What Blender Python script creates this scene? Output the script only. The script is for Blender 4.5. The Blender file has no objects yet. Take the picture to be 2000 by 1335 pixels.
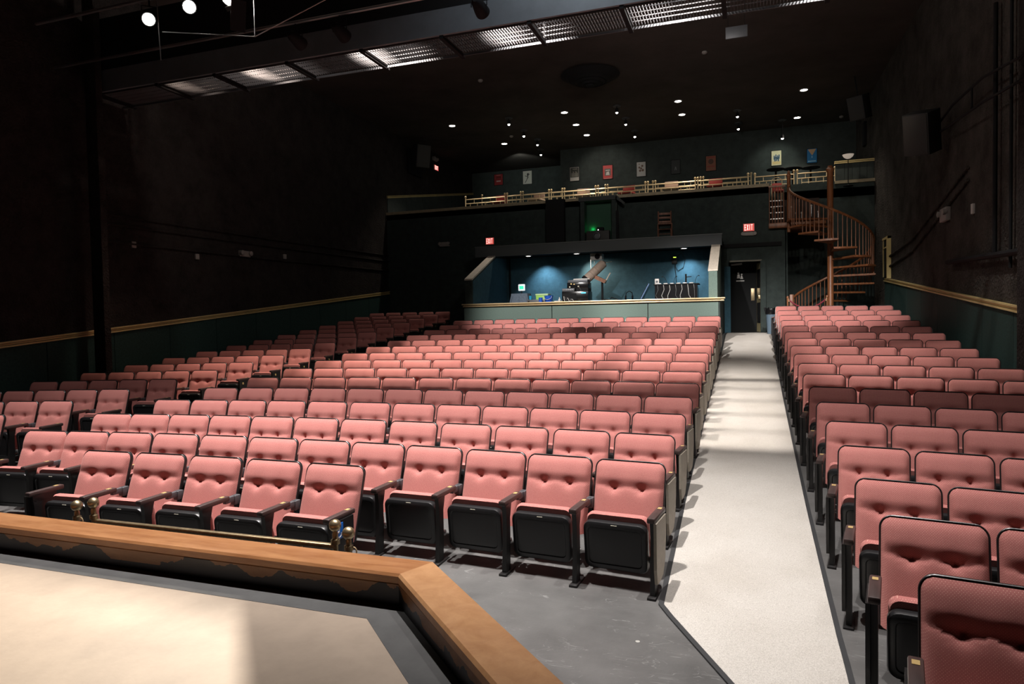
import bpy, bmesh, math, random
from mathutils import Vector, Matrix

rnd = random.Random(7)
S = bpy.context.scene
C = S.collection
PI = math.pi
R = math.radians

# ------------------------------------------------------------------ camera
YAW, PITCH, ROLL = 0.3316, -0.0328, -0.0183
F = Vector((-math.sin(YAW) * math.cos(PITCH), math.cos(YAW) * math.cos(PITCH), math.sin(PITCH)))
RT = Vector((math.cos(YAW), math.sin(YAW), 0))
UP = RT.cross(F)
RT2 = RT * math.cos(ROLL) + UP * math.sin(ROLL)
UP2 = UP * math.cos(ROLL) - RT * math.sin(ROLL)
EYE = Vector((0, 0, 1.88))
cam_d = bpy.data.cameras.new('camera')
cam_d.sensor_width = 36
cam_d.lens = 24
cam_d.clip_start = .05
cam_d.clip_end = 200
cam = bpy.data.objects.new('camera', cam_d)
C.objects.link(cam)
mw = Matrix.Identity(4)
for i in range(3):
    mw[i][0], mw[i][1], mw[i][2], mw[i][3] = RT2[i], UP2[i], -F[i], EYE[i]
cam.matrix_world = mw
S.camera = cam

# ------------------------------------------------------------------ world, exposure
W = bpy.data.worlds.new('world')
S.world = W
W.use_nodes = True
W.node_tree.nodes['Background'].inputs[0].default_value = (.9, .85, .85, 1)
W.node_tree.nodes['Background'].inputs[1].default_value = .0
S.view_settings.view_transform = 'Standard'
S.view_settings.look = 'None'
S.view_settings.gamma = 1
S.view_settings.use_curve_mapping = False
S.view_settings.exposure = 0.0


def spot(name, loc, target, power, size, blend=.5, col=(1, .93, .85), rad=.05):
    d = bpy.data.lights.new(name, 'SPOT')
    d.energy = power
    d.spot_size = R(size)
    d.spot_blend = blend
    d.color = col
    d.shadow_soft_size = rad
    o = bpy.data.objects.new(name, d)
    C.objects.link(o)
    o.location = loc
    v = Vector(target) - Vector(loc)
    o.rotation_euler = v.to_track_quat('-Z', 'Y').to_euler()
    return o


# house lamps above the front rows (hung over the stage edge, higher than the frame shows)
for x, p in ((-9.2, 560), (-6.8, 2500), (-4.3, 2850), (-1.9, 3000), (.4, 1400), (2.6, 340)):
    spot('house_lamp', (x, 4.7, 7.6), (x, 5.15, 0), p, 62, .95, (1, .945, .915), .06)
# lamps tucked behind the lip of the lighting bridge, over the middle rows
for x, p, c in ((-9.0, 330, (1, .76, .60)), (-7.4, 1700, (1, .80, .66)), (-5.2, 2300, (1, .86, .76)),
                (-3.0, 2500, (1, .90, .83)), (-.9, 1800, (1, .93, .87)), (1.1, 1250, (1, .93, .87))):
    spot('bridge_lamp', (x, 9.44, 7.0), (x, 10.4 if x > -6 else 9.8, 0), p, 76 if x > -6 else 60, .7, c, .03)
# lamps clamped on the far side of the bridge for the rear rows and the control booth front
for x, tx, p, sz, bl in ((-5.0, -4.8, 2900, 35, .75), (-2.4, -1.6, 3900, 38, 1.), (.9, 1.3, 3200, 38, 1.)):
    spot('rear_lamp_and_fill', (x, 10.3, 6.25), (tx, 16.3, 2.4), p, sz, bl, (1, .94, .90), .06)
spot('rear_lamp_and_fill', (1.6, 10.3, 6.3), (2.2, 19.6, 4.4), 260, 38, 1., (1, .86, .70), .08)  # extra unseen spot added to brighten the stair
spot('rear_lamp_and_fill', (-1.4, 10.25, 6.5), (-1.6, 20, 4.7), 300, 80, 1., (1, .93, .86), .08)  # broad fill added to lift the dark rear wall
# fill spot added to brighten the fascia, and fill points added for the ceiling
spot('fascia_fill', (-2.2, 7.2, 7.7), (-2.4, 9.2, 6.2), 130, 110, 1., (.88, .94, 1), .06)
for x, p in ((-6.5, 85), (-.8, 120)):
    d = bpy.data.lights.new('bridge_fill', 'POINT')
    d.energy = p
    d.color = (1, .88, .8)
    d.shadow_soft_size = .08
    o = bpy.data.objects.new('bridge_fill', d)
    C.objects.link(o)
    o.location = (x, 9.75, 7.1)

# ------------------------------------------------------------------ helpers: mesh building


class MB:
    def __init__(s):
        s.v, s.f = [], []

    def add(s, vs, fs):
        n = len(s.v)
        s.v += [tuple(v) for v in vs]
        s.f += [tuple(i + n for i in f) for f in fs]
        return s

    def box(s, x0, x1, y0, y1, z0, z1):
        return s.add([(x0, y0, z0), (x1, y0, z0), (x1, y1, z0), (x0, y1, z0), (x0, y0, z1), (x1, y0, z1), (x1, y1, z1), (x0, y1, z1)],
                     [(0, 3, 2, 1), (4, 5, 6, 7), (0, 1, 5, 4), (1, 2, 6, 5), (2, 3, 7, 6), (3, 0, 4, 7)])

    def rbox(s, x0, x1, y0, y1, z0, z1, b=.006, seg=2):
        bm = bmesh.new()
        bmesh.ops.create_cube(bm, size=1)
        for v in bm.verts:
            v.co = Vector(((x0 + x1) / 2 + v.co.x * (x1 - x0), (y0 + y1) / 2 + v.co.y * (y1 - y0), (z0 + z1) / 2 + v.co.z * (z1 - z0)))
        bmesh.ops.bevel(bm, geom=bm.edges[:], offset=b, segments=seg, profile=.5, affect='EDGES')
        bm.verts.index_update()
        s.add([v.co[:] for v in bm.verts], [[v.index for v in f.verts] for f in bm.faces])
        bm.free()
        return s

    def bar(s, a, b, w, h, up=(0, 0, 1)):
        """rectangular bar from a to b, width w across, height h along up"""
        a, b = Vector(a), Vector(b)
        d = (b - a).normalized()
        u = Vector(up)
        x = d.cross(u).normalized() * w / 2
        u = x.cross(d).normalized() * h / 2
        vs = [a - x - u, a + x - u, a + x + u, a - x + u, b - x - u, b + x - u, b + x + u, b - x + u]
        return s.add(vs, [(0, 1, 2, 3), (7, 6, 5, 4), (1, 0, 4, 5), (2, 1, 5, 6), (3, 2, 6, 7), (0, 3, 7, 4)])

    def tube(s, pts, r, n=8, caps=True, closed=False):
        pts = [Vector(p) for p in pts]
        m = len(pts)
        rr = r if isinstance(r, (list, tuple)) else [r] * m
        base = len(s.v)
        nrm = None
        for i, p in enumerate(pts):
            a = pts[i - 1] if (i > 0 or closed) else p
            b = pts[(i + 1) % m] if (i < m - 1 or closed) else p
            t = (b - a)
            t = t.normalized() if t.length > 1e-9 else Vector((0, 0, 1))
            if nrm is None:
                nrm = t.orthogonal().normalized()
            else:
                nrm = (nrm - t * nrm.dot(t))
                nrm = nrm.normalized() if nrm.length > 1e-6 else t.orthogonal().normalized()
            bn = t.cross(nrm)
            for k in range(n):
                ang = 2 * PI * k / n
                s.v.append(tuple(p + (nrm * math.cos(ang) + bn * math.sin(ang)) * rr[i]))
        for i in range(m if closed else m - 1):
            j = (i + 1) % m
            for k in range(n):
                k2 = (k + 1) % n
                s.f.append((base + i * n + k, base + i * n + k2, base + j * n + k2, base + j * n + k))
        if caps and not closed:
            s.f.append(tuple(base + k for k in reversed(range(n))))
            s.f.append(tuple(base + (m - 1) * n + k for k in range(n)))
        return s

    def cyl(s, a, b, r0, r1=None, n=16):
        return s.tube([a, b], [r0, r0 if r1 is None else r1], n)

    def lathe(s, prof, c=(0, 0, 0), n=20, axis='z'):
        """prof: list of (r, h)"""
        base = len(s.v)
        for r, h in prof:
            for k in range(n):
                a = 2 * PI * k / n
                x, y = max(r, 1e-4) * math.cos(a), max(r, 1e-4) * math.sin(a)
                p = (x, y, h) if axis == 'z' else ((x, h, y) if axis == 'y' else (h, x, y))
                s.v.append((c[0] + p[0], c[1] + p[1], c[2] + p[2]))
        for i in range(len(prof) - 1):
            for k in range(n):
                k2 = (k + 1) % n
                s.f.append((base + i * n + k, base + i * n + k2, base + (i + 1) * n + k2, base + (i + 1) * n + k))
        s.f.append(tuple(base + k for k in reversed(range(n))))
        s.f.append(tuple(base + (len(prof) - 1) * n + k for k in range(n)))
        return s

    def loft(s, rings):
        base = len(s.v)
        n = len(rings[0])
        for r in rings:
            s.v += [tuple(p) for p in r]
        for i in range(len(rings) - 1):
            for k in range(n):
                k2 = (k + 1) % n
                s.f.append((base + i * n + k, base + i * n + k2, base + (i + 1) * n + k2, base + (i + 1) * n + k))
        s.f.append(tuple(base + k for k in reversed(range(n))))
        s.f.append(tuple(base + (len(rings) - 1) * n + k for k in range(n)))
        return s

    def prism(s, poly, lo, hi, axis='z'):
        """extrude a 2-D polygon: axis z -> (x,y), y -> (x,z), x -> (y,z)"""
        n = len(poly)

        def P(p, h):
            return (p[0], p[1], h) if axis == 'z' else ((p[0], h, p[1]) if axis == 'y' else (h, p[0], p[1]))
        vs = [P(p, lo) for p in poly] + [P(p, hi) for p in poly]
        fs = [tuple(reversed(range(n))), tuple(range(n, 2 * n))]
        for i in range(n):
            j = (i + 1) % n
            fs.append((i, j, n + j, n + i))
        return s.add(vs, fs)

    def mesh(s, name, smooth=True, ang=42):
        me = bpy.data.meshes.new(name)
        me.from_pydata(s.v, [], s.f)
        bm = bmesh.new()
        bm.from_mesh(me)
        bmesh.ops.recalc_face_normals(bm, faces=bm.faces[:])
        bm.to_mesh(me)
        bm.free()
        if smooth:
            me.shade_smooth()
            me.set_sharp_from_angle(angle=R(ang))
        return me

    def build(s, name, m, parent=None, smooth=True, ang=42):
        return obj(name, s.mesh(name, smooth, ang), m, parent)


def obj(name, me, m=None, parent=None):
    o = bpy.data.objects.new(name, me)
    if m is not None and not me.materials:
        me.materials.append(m)
    C.objects.link(o)
    o.parent = parent
    return o


def tag(o, label, cat, group=None):
    o['label'] = label
    o['category'] = cat
    if group:
        o['group'] = group
    return o


def struct(o, label=None):
    o['kind'] = 'structure'
    if label:
        o['label'] = label
    return o


def thing(name, label, cat, loc=(0, 0, 0), rz=0, group=None):
    o = bpy.data.objects.new(name, None)
    o.empty_display_size = .1
    C.objects.link(o)
    o.location = loc
    o.rotation_euler = (0, 0, rz)
    return tag(o, label, cat, group)


# ------------------------------------------------------------------ materials
MATS = {}


def mat(name, col, rough=.6, metal=0., noise=None, bump=None, emis=None, spec=.5, rnoise=None, coat=0.):
    m = bpy.data.materials.new(name)
    m.use_nodes = True
    nt = m.node_tree
    b = nt.nodes['Principled BSDF']
    b.inputs['Base Color'].default_value = (*col, 1)
    b.inputs['Roughness'].default_value = rough
    b.inputs['Metallic'].default_value = metal
    b.inputs['Specular IOR Level'].default_value = spec
    if coat:
        b.inputs['Coat Weight'].default_value = coat
        b.inputs['Coat Roughness'].default_value = .25
    if noise or bump or rnoise:
        tc = nt.nodes.new('ShaderNodeTexCoord')
    if noise:
        sc, amt = noise[0], noise[1]
        st = noise[2] if len(noise) > 2 else (1, 1, 1)
        mp = nt.nodes.new('ShaderNodeMapping')
        mp.inputs['Scale'].default_value = st
        nt.links.new(tc.outputs['Object'], mp.inputs['Vector'])
        n = nt.nodes.new('ShaderNodeTexNoise')
        n.inputs['Scale'].default_value = sc
        n.inputs['Detail'].default_value = 6
        n.inputs['Roughness'].default_value = .65
        nt.links.new(mp.outputs[0], n.inputs['Vector'])
        rp = nt.nodes.new('ShaderNodeValToRGB')
        rp.color_ramp.elements[0].position = .3
        rp.color_ramp.elements[1].position = .7
        lo = [max(0, c * (1 - amt)) for c in col]
        hi = [min(1, c * (1 + amt)) for c in col]
        rp.color_ramp.elements[0].color = (*lo, 1)
        rp.color_ramp.elements[1].color = (*hi, 1)
        nt.links.new(n.outputs['Fac'], rp.inputs['Fac'])
        nt.links.new(rp.outputs['Color'], b.inputs['Base Color'])
    if bump:
        n2 = nt.nodes.new('ShaderNodeTexNoise')
        n2.inputs['Scale'].default_value = bump[0]
        n2.inputs['Detail'].default_value = 5
        nt.links.new(tc.outputs['Object'], n2.inputs['Vector'])
        bp = nt.nodes.new('ShaderNodeBump')
        bp.inputs['Strength'].default_value = bump[1]
        bp.inputs['Distance'].default_value = bump[2] if len(bump) > 2 else .02
        nt.links.new(n2.outputs['Fac'], bp.inputs['Height'])
        nt.links.new(bp.outputs['Normal'], b.inputs['Normal'])
    if emis:
        b.inputs['Emission Color'].default_value = (*emis[0], 1)
        b.inputs['Emission Strength'].default_value = emis[1]
    MATS[name] = m
    return m


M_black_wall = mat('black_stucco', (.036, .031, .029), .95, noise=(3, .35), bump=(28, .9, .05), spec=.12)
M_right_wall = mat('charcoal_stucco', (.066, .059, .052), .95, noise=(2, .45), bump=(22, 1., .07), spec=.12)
M_black = mat('black_paint', (.012, .012, .013), .8, spec=.2)
M_ceil = mat('black_ceiling', (.075, .064, .058), .95, noise=(1, .2), spec=.1)
M_green = mat('dark_green_panel', (.028, .062, .056), .75, noise=(30, .25), spec=.2)
M_green_booth = mat('sage_green_panel', (.135, .19, .165), .7, noise=(60, .18), spec=.25)
M_teal = mat('teal_blue_wall', (.038, .095, .128), .8, noise=(8, .18), spec=.2)
M_backwall = mat('green_black_wall', (.040, .052, .049), .9, noise=(5, .25), spec=.15)
M_upper = mat('grey_green_wall', (.055, .066, .062), .9, noise=(4, .2), spec=.15)
M_gold = mat('gold_trim', (.66, .52, .23), .45, .05, noise=(4, .12))
M_brass = mat('brass', (.80, .62, .36), .32, .45)
M_oldbrass = mat('aged_brass', (.42, .33, .20), .38, .85, noise=(25, .3))
M_conc = mat('painted_concrete', (.112, .110, .107), .42, noise=(1.6, .28), bump=(60, .25, .004), spec=.5)
M_strip = mat('carpet_edge_trim', (.035, .036, .038), .5)
M_stage = mat('stage_boards', (.36, .285, .22), .62, noise=(1.3, .22), bump=(40, .15, .004))
M_frame_black = mat('black_frame', (.012, .011, .011), .42, spec=.5)
M_shell = mat('black_plastic', (.014, .014, .015), .34, spec=.55, bump=(400, .12, .001))
M_rim = mat('black_rim', (.02, .018, .018), .3, spec=.6)
M_arm = mat('dark_armrest', (.055, .033, .030), .45, noise=(30, .3, (1, .1, 1)))
M_tan_end = mat('tan_end_panel', (.30, .265, .215), .6, noise=(40, .1))
M_plate = mat('gold_plate', (.72, .52, .22), .4, .4)
M_pale_plate = mat('ivory_plate', (.75, .70, .55), .5)
M_steel = mat('steel', (.45, .45, .46), .35, .9)
M_grey_metal = mat('grey_metal', (.10, .105, .115), .5, .3)
M_white = mat('white_plastic', (.62, .60, .57), .5)
M_offwhite = mat('aged_white_plastic', (.33, .30, .28), .6)
M_beige = mat('pale_oak_cap', (.60, .53, .44), .6, noise=(20, .12, (1, .15, 1)))
M_bwood = mat('brown_stair_wood', (.25, .092, .036), .4, noise=(18, .4, (1, 1, .12)), spec=.5)
M_chairwood = mat('old_chair_wood', (.20, .085, .05), .5, noise=(22, .35, (1, 1, .15)))
M_glow_white = mat('lamp_lens', (1, 1, 1), .3, emis=((1, .97, .9), 30))
M_glow_stage = mat('stage_lens', (1, 1, 1), .3, emis=((1, .96, .86), 60))
M_glow_dim = mat('dim_lens', (1, 1, 1), .3, emis=((1, .97, .92), 8))
M_glow_small = mat('track_lens', (1, 1, 1), .3, emis=((1, .96, .86), 22))
M_exit_red = mat('exit_red', (.5, .05, .04), .4, emis=((1, .12, .1), .55))
M_exit_letter = mat('exit_letters', (1, .8, .75), .4, emis=((1, .62, .55), 1.6))
M_bulb = mat('frosted_glass', (.85, .78, .7), .4, emis=((1, .85, .7), .25))
M_blue = mat('blue_plastic', (.02, .10, .55), .4)
M_bluesign = mat('blue_sign', (.01, .13, .50), .4)
M_cyan = mat('cyan_plastic', (.02, .30, .50), .4)
M_lime = mat('lime_plastic', (.28, .55, .10), .5)
M_green_lcd = mat('green_screen', (.02, .4, .25), .3, emis=((.05, .9, .45), .9))
M_lcd_frame = mat('pale_screen_frame', (.8, .85, .85), .4, emis=((.8, .95, 1), .35))
M_green_glow = mat('green_pilot_lamp', (.05, .5, .1), .4, emis=((.02, .8, .16), 6))
M_yellow_led = mat('yellow_led', (.6, .8, .1), .4, emis=((.7, 1, .1), 1.5))
M_cyan_led = mat('cyan_led', (.1, .6, .8), .4, emis=((.1, .7, 1), .8))
M_cloth = mat('grey_blue_cloth', (.10, .13, .17), .9, noise=(20, .2))
M_carton = mat('cardboard_tube', (.40, .31, .25), .75, noise=(12, .15))
M_rope = mat('maroon_velvet_rope', (.25, .03, .05), .8)
M_red_uph = mat('red_upholstery', (.36, .055, .045), .7)
M_blackgloss = mat('gloss_black', (.008, .008, .009), .2)
M_screen_blue = mat('blue_grey_screen', (.10, .17, .30), .3)


def nodes_of(m):
    return m.node_tree, m.node_tree.nodes['Principled BSDF'], m.node_tree.nodes.new


# red seat fabric with a fine woven dot
M_fab = mat('red_dotted_fabric', (.47, .15, .135), .85, spec=.12)
nt, b, new = nodes_of(M_fab)
tc = new('ShaderNodeTexCoord')
mp = new('ShaderNodeMapping')
mp.inputs['Rotation'].default_value = (0, R(45), 0)
mp.inputs['Scale'].default_value = (118, 0, 118)
vo = new('ShaderNodeTexVoronoi')
vo.inputs['Randomness'].default_value = .12
vo.inputs['Scale'].default_value = 1
th = new('ShaderNodeMath')
th.operation = 'LESS_THAN'
th.inputs[1].default_value = .15
ns = new('ShaderNodeTexNoise')
ns.inputs['Scale'].default_value = 260
ns.inputs['Detail'].default_value = 2
rp = new('ShaderNodeValToRGB')
rp.color_ramp.elements[0].color = (.40, .138, .126, 1)
rp.color_ramp.elements[1].color = (.55, .212, .192, 1)
mx = new('ShaderNodeMix')
mx.data_type = 'RGBA'
mx.inputs[7].default_value = (.78, .47, .38, 1)
l = nt.links.new
l(tc.outputs['Object'], mp.inputs[0])
l(mp.outputs[0], vo.inputs['Vector'])
l(vo.outputs['Distance'], th.inputs[0])
l(tc.outputs['Object'], ns.inputs['Vector'])
l(ns.outputs['Fac'], rp.inputs['Fac'])
l(rp.outputs['Color'], mx.inputs[6])
l(th.outputs[0], mx.inputs[0])
l(mx.outputs[2], b.inputs['Base Color'])
b.inputs['Sheen Weight'].default_value = .25
b.inputs['Sheen Roughness'].default_value = .5
b.inputs['Sheen Tint'].default_value = (1, .55, .5, 1)

# beige carpet with worn, walked patches
M_carpet = mat('beige_carpet', (.50, .475, .44), .95, spec=.05)
nt, b, new = nodes_of(M_carpet)
tc = new('ShaderNodeTexCoord')
n1 = new('ShaderNodeTexNoise')
n1.inputs['Scale'].default_value = 170
n1.inputs['Detail'].default_value = 4
n2 = new('ShaderNodeTexNoise')
n2.inputs['Scale'].default_value = 1.7
n2.inputs['Detail'].default_value = 5
r1 = new('ShaderNodeValToRGB')
r1.color_ramp.elements[0].position = .35
r1.color_ramp.elements[0].color = (.42, .395, .36, 1)
r1.color_ramp.elements[1].position = .62
r1.color_ramp.elements[1].color = (.57, .54, .50, 1)
r2 = new('ShaderNodeValToRGB')
r2.color_ramp.elements[0].position = .32
r2.color_ramp.elements[0].color = (.90, .89, .875, 1)
r2.color_ramp.elements[1].position = .62
r2.color_ramp.elements[1].color = (1, 1, 1, 1)
mm = new('ShaderNodeMix')
mm.data_type = 'RGBA'
mm.blend_type = 'MULTIPLY'
mm.inputs[0].default_value = 1
bp = new('ShaderNodeBump')
bp.inputs['Strength'].default_value = .5
bp.inputs['Distance'].default_value = .006
l = nt.links.new
l(tc.outputs['Object'], n1.inputs['Vector'])
l(tc.outputs['Object'], n2.inputs['Vector'])
l(n1.outputs['Fac'], r1.inputs['Fac'])
l(n2.outputs['Fac'], r2.inputs['Fac'])
l(r1.outputs['Color'], mm.inputs[6])
l(r2.outputs['Color'], mm.inputs[7])
l(mm.outputs[2], b.inputs['Base Color'])
l(n1.outputs['Fac'], bp.inputs['Height'])
l(bp.outputs['Normal'], b.inputs['Normal'])

# scuffed dark concrete: pale scratches and paint drips
nt, b, new = nodes_of(M_conc)
tc = new('ShaderNodeTexCoord')
old = b.inputs['Base Color'].links[0].from_socket
last = old
for k, (rot, sc, thr) in enumerate((((0, 0, .6), (2.2, 9, 1), .035), ((0, 0, -.9), (1.6, 8, 1), .03), ((0, 0, 1.9), (3, 10, 1), .028))):
    mp = new('ShaderNodeMapping')
    mp.inputs['Rotation'].default_value = rot
    mp.inputs['Scale'].default_value = sc
    nz = new('ShaderNodeTexNoise')
    nz.inputs['Scale'].default_value = .7
    nz.inputs['Detail'].default_value = 3
    nz.inputs['Distortion'].default_value = 1.2
    sb = new('ShaderNodeMath')
    sb.operation = 'SUBTRACT'
    sb.inputs[1].default_value = .5 + .03 * k
    ab = new('ShaderNodeMath')
    ab.operation = 'ABSOLUTE'
    lt = new('ShaderNodeMath')
    lt.operation = 'LESS_THAN'
    lt.inputs[1].default_value = .0028
    n3 = new('ShaderNodeTexNoise')
    n3.inputs['Scale'].default_value = 3.5 + k
    gt = new('ShaderNodeMath')
    gt.operation = 'GREATER_THAN'
    gt.inputs[1].default_value = .54
    mu = new('ShaderNodeMath')
    mu.operation = 'MULTIPLY'
    m2 = new('ShaderNodeMath')
    m2.operation = 'MULTIPLY'
    m2.inputs[1].default_value = .32
    mix = new('ShaderNodeMix')
    mix.data_type = 'RGBA'
    mix.inputs[7].default_value = (.36, .36, .35, 1)
    l = nt.links.new
    l(tc.outputs['Object'], mp.inputs[0])
    l(mp.outputs[0], nz.inputs['Vector'])
    l(nz.outputs['Fac'], sb.inputs[0])
    l(sb.outputs[0], ab.inputs[0])
    l(ab.outputs[0], lt.inputs[0])
    l(tc.outputs['Object'], n3.inputs['Vector'])
    l(n3.outputs['Fac'], gt.inputs[0])
    l(lt.outputs[0], mu.inputs[0])
    l(gt.outputs[0], mu.inputs[1])
    l(mu.outputs[0], m2.inputs[0])
    l(m2.outputs[0], mix.inputs[0])
    l(last, mix.inputs[6])
    last = mix.outputs[2]
vo = new('ShaderNodeTexVoronoi')
vo.inputs['Scale'].default_value = 3.2
lt = new('ShaderNodeMath')
lt.operation = 'LESS_THAN'
lt.inputs[1].default_value = .045
mix = new('ShaderNodeMix')
mix.data_type = 'RGBA'
mix.inputs[7].default_value = (.42, .41, .38, 1)
l = nt.links.new
l(tc.outputs['Object'], vo.inputs['Vector'])
l(vo.outputs['Distance'], lt.inputs[0])
l(lt.outputs[0], mix.inputs[0])
l(last, mix.inputs[6])
l(mix.outputs[2], b.inputs['Base Color'])

# varnished curb wood, worn pale along the top, and its inner face with flaking black paint
M_cap = mat('varnished_curb', (.40, .19, .075), .33, spec=.5)


def wood_nodes(m, ax, c0, c1, paint=None):
    nt, b, new = nodes_of(m)
    l = nt.links.new
    tc = new('ShaderNodeTexCoord')
    mp = new('ShaderNodeMapping')
    mp.inputs['Scale'].default_value = ax
    n = new('ShaderNodeTexNoise')
    n.inputs['Scale'].default_value = 9
    n.inputs['Detail'].default_value = 8
    n.inputs['Roughness'].default_value = .7
    n.inputs['Distortion'].default_value = .6
    rp = new('ShaderNodeValToRGB')
    rp.color_ramp.elements[0].position = .3
    rp.color_ramp.elements[0].color = (*c0, 1)
    rp.color_ramp.elements[1].position = .72
    rp.color_ramp.elements[1].color = (*c1, 1)
    l(tc.outputs['Object'], mp.inputs[0])
    l(mp.outputs[0], n.inputs['Vector'])
    l(n.outputs['Fac'], rp.inputs['Fac'])
    n2 = new('ShaderNodeTexNoise')
    n2.inputs['Scale'].default_value = 14
    n2.inputs['Detail'].default_value = 4
    rr = new('ShaderNodeMapRange')
    rr.inputs[3].default_value = .22
    rr.inputs[4].default_value = .5
    l(tc.outputs['Object'], n2.inputs['Vector'])
    l(n2.outputs['Fac'], rr.inputs[0])
    l(rr.outputs[0], b.inputs['Roughness'])
    out = rp.outputs['Color']
    if paint:
        zlo, zhi = paint
        sx = new('ShaderNodeSeparateXYZ')
        l(tc.outputs['Object'], sx.inputs[0])
        n3 = new('ShaderNodeTexNoise')
        n3.inputs['Scale'].default_value = 5
        n3.inputs['Detail'].default_value = 7
        l(tc.outputs['Object'], n3.inputs['Vector'])
        mr = new('ShaderNodeMapRange')
        mr.inputs[1].default_value = .38
        mr.inputs[2].default_value = .62
        mr.inputs[3].default_value = zlo
        mr.inputs[4].default_value = zhi
        l(n3.outputs['Fac'], mr.inputs[0])
        ls = new('ShaderNodeMath')
        ls.operation = 'LESS_THAN'
        l(sx.outputs['Z'], ls.inputs[0])
        l(mr.outputs[0], ls.inputs[1])
        mx = new('ShaderNodeMix')
        mx.data_type = 'RGBA'
        mx.inputs[7].default_value = (.018, .016, .020, 1)
        l(ls.outputs[0], mx.inputs[0])
        l(out, mx.inputs[6])
        out = mx.outputs[2]
    l(out, b.inputs['Base Color'])


wood_nodes(M_cap, (.25, 1.6, 1.6), (.30, .115, .042), (.52, .255, .11))
M_cap45 = mat('varnished_curb_angle', (.40, .19, .075), .33, spec=.5)
wood_nodes(M_cap45, (1, 1, 1), (.46, .225, .10), (.62, .34, .165))
M_curb = mat('curb_face_flaking_paint', (.3, .13, .05), .5)
wood_nodes(M_curb, (.25, 1.6, 1.6), (.20, .085, .03), (.34, .16, .065), (.560, .625))

# ------------------------------------------------------------------ room profile
XL, XR = -11.15, 3.42
YB = 20.0
ZC = 8.18


def fz(y):
    """height of the raked floor"""
    if y <= 4.3:
        return 0.
    t = (y - 5) / .86
    return min(1.395, -1.0733 + .0542 * t + .002 * t * t - .764 + 1.88)


# ------------------------------------------------------------------ floor, carpet, stage
ys = [-1.5, 4.3] + [4.3 + .5 * k for k in range(1, 29)] + [18.9, 20.0, 21.6, 24.0]
ys = sorted(set(ys))
mb = MB()
vs, fs = [], []
for y in ys:
    vs += [(XL - .3, y, fz(y)), (XR + .3, y, fz(y))]
for i in range(len(ys) - 1):
    fs.append((2 * i, 2 * i + 1, 2 * i + 3, 2 * i + 2))
nv = len(vs)
vs += [(XL - .3, ys[0], -.3), (XR + .3, ys[0], -.3), (XL - .3, ys[-1], -.3), (XR + .3, ys[-1], -.3)]
fs += [(nv, nv + 1, 1, 0), (nv + 3, nv + 2, nv - 2, nv - 1), (nv + 1, nv, nv + 2, nv + 3)]
floor = struct(MB().add(vs, fs).build('floor', M_conc, smooth=False), 'dark scuffed painted concrete floor')


def strip(poly_l, poly_r, lift, m, name, parent):
    """ribbon on the floor between two x(y) polylines"""
    yy = sorted(set([round(y, 3) for y in ys if poly_l[0][1] < y < poly_l[-1][1]] + [p[1] for p in poly_l] + [p[1] for p in poly_r]))

    def X(pl, y):
        for a, b2 in zip(pl, pl[1:]):
            if a[1] <= y <= b2[1]:
                return a[0] + (b2[0] - a[0]) * (y - a[1]) / (b2[1] - a[1])
        return pl[-1][0] if y > pl[-1][1] else pl[0][0]
    vs, fs = [], []
    for y in yy:
        a, b2 = X(poly_l, y), X(poly_r, y)
        z = fz(y)
        vs += [(a, y, z - .01), (a, y, z + lift), (b2, y, z + lift), (b2, y, z - .01)]
    for i in range(len(yy) - 1):
        k = 4 * i
        fs += [(k, k + 4, k + 5, k + 1), (k + 1, k + 5, k + 6, k + 2), (k + 2, k + 6, k + 7, k + 3)]
    fs += [(0, 1, 2, 3), tuple(4 * (len(yy) - 1) + q for q in (3, 2, 1, 0))]
    return MB().add(vs, fs).build(name, m, parent, smooth=False)


LE = [(.13, 3.2), (-.52, 4.44), (-.55, 6.5), (-.565, 10.5), (-.53, 16), (-.5, 19.9)]
RE = [(.47, 3.2), (.48, 4.0), (.49, 6.5), (.515, 9.5), (.555, 14.8), (.60, 19.9)]
carpet = strip(LE, RE, .008, M_carpet, 'aisle_carpet', None)
struct(carpet, 'beige carpet runner along the aisle')
strip([(x - .035, y) for x, y in LE], LE, .012, M_strip, 'carpet_edging', carpet)
strip(RE, [(x + .03, y) for x, y in RE], .012, M_strip, 'carpet_edging', carpet)

# stage: outer edge runs straight, then turns 45 degrees toward the viewer
ZS, ZCAP = .52, .68
A0, A1, A2 = (-8.0, 3.16), (-1.485, 3.06), (.60, .975)
B0, B1, B2 = (-8.0, 2.94), (-1.575, 2.85), (.46, .80)
st = MB()
poly = [(-8, 3.10), (-1.51, 3.0), (.55, .93), (.55, -3.), (-8, -3.)]
st.prism(poly, 0.0, ZS, 'z')
stage = struct(st.build('stage_floor', M_stage, smooth=False), 'tan painted stage floor with a bright pool of lamplight')
curb = thing('stage_curb', 'wooden curb with varnished brown top along the stage edge', 'curb', (0, 0, 0))


def cap_piece(o1, o2, i1, i2, z0, z1, m, name):
    mb = MB()
    b = .012
    for ring in [0]:
        pass
    o1, o2, i1, i2 = [Vector((*p, 0)) for p in (o1, o2, i1, i2)]

    def rng(o, i):
        d = (i - o).normalized()
        return [o + Vector((0, 0, z0)), o + Vector((0, 0, z1 - b)), o + d * b + Vector((0, 0, z1)),
                i - d * b + Vector((0, 0, z1)), i + Vector((0, 0, z1 - b)), i + Vector((0, 0, z0))]
    mb.loft([rng(o1, i1), rng(o2, i2)])
    return mb.build(name, m, curb)


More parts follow.
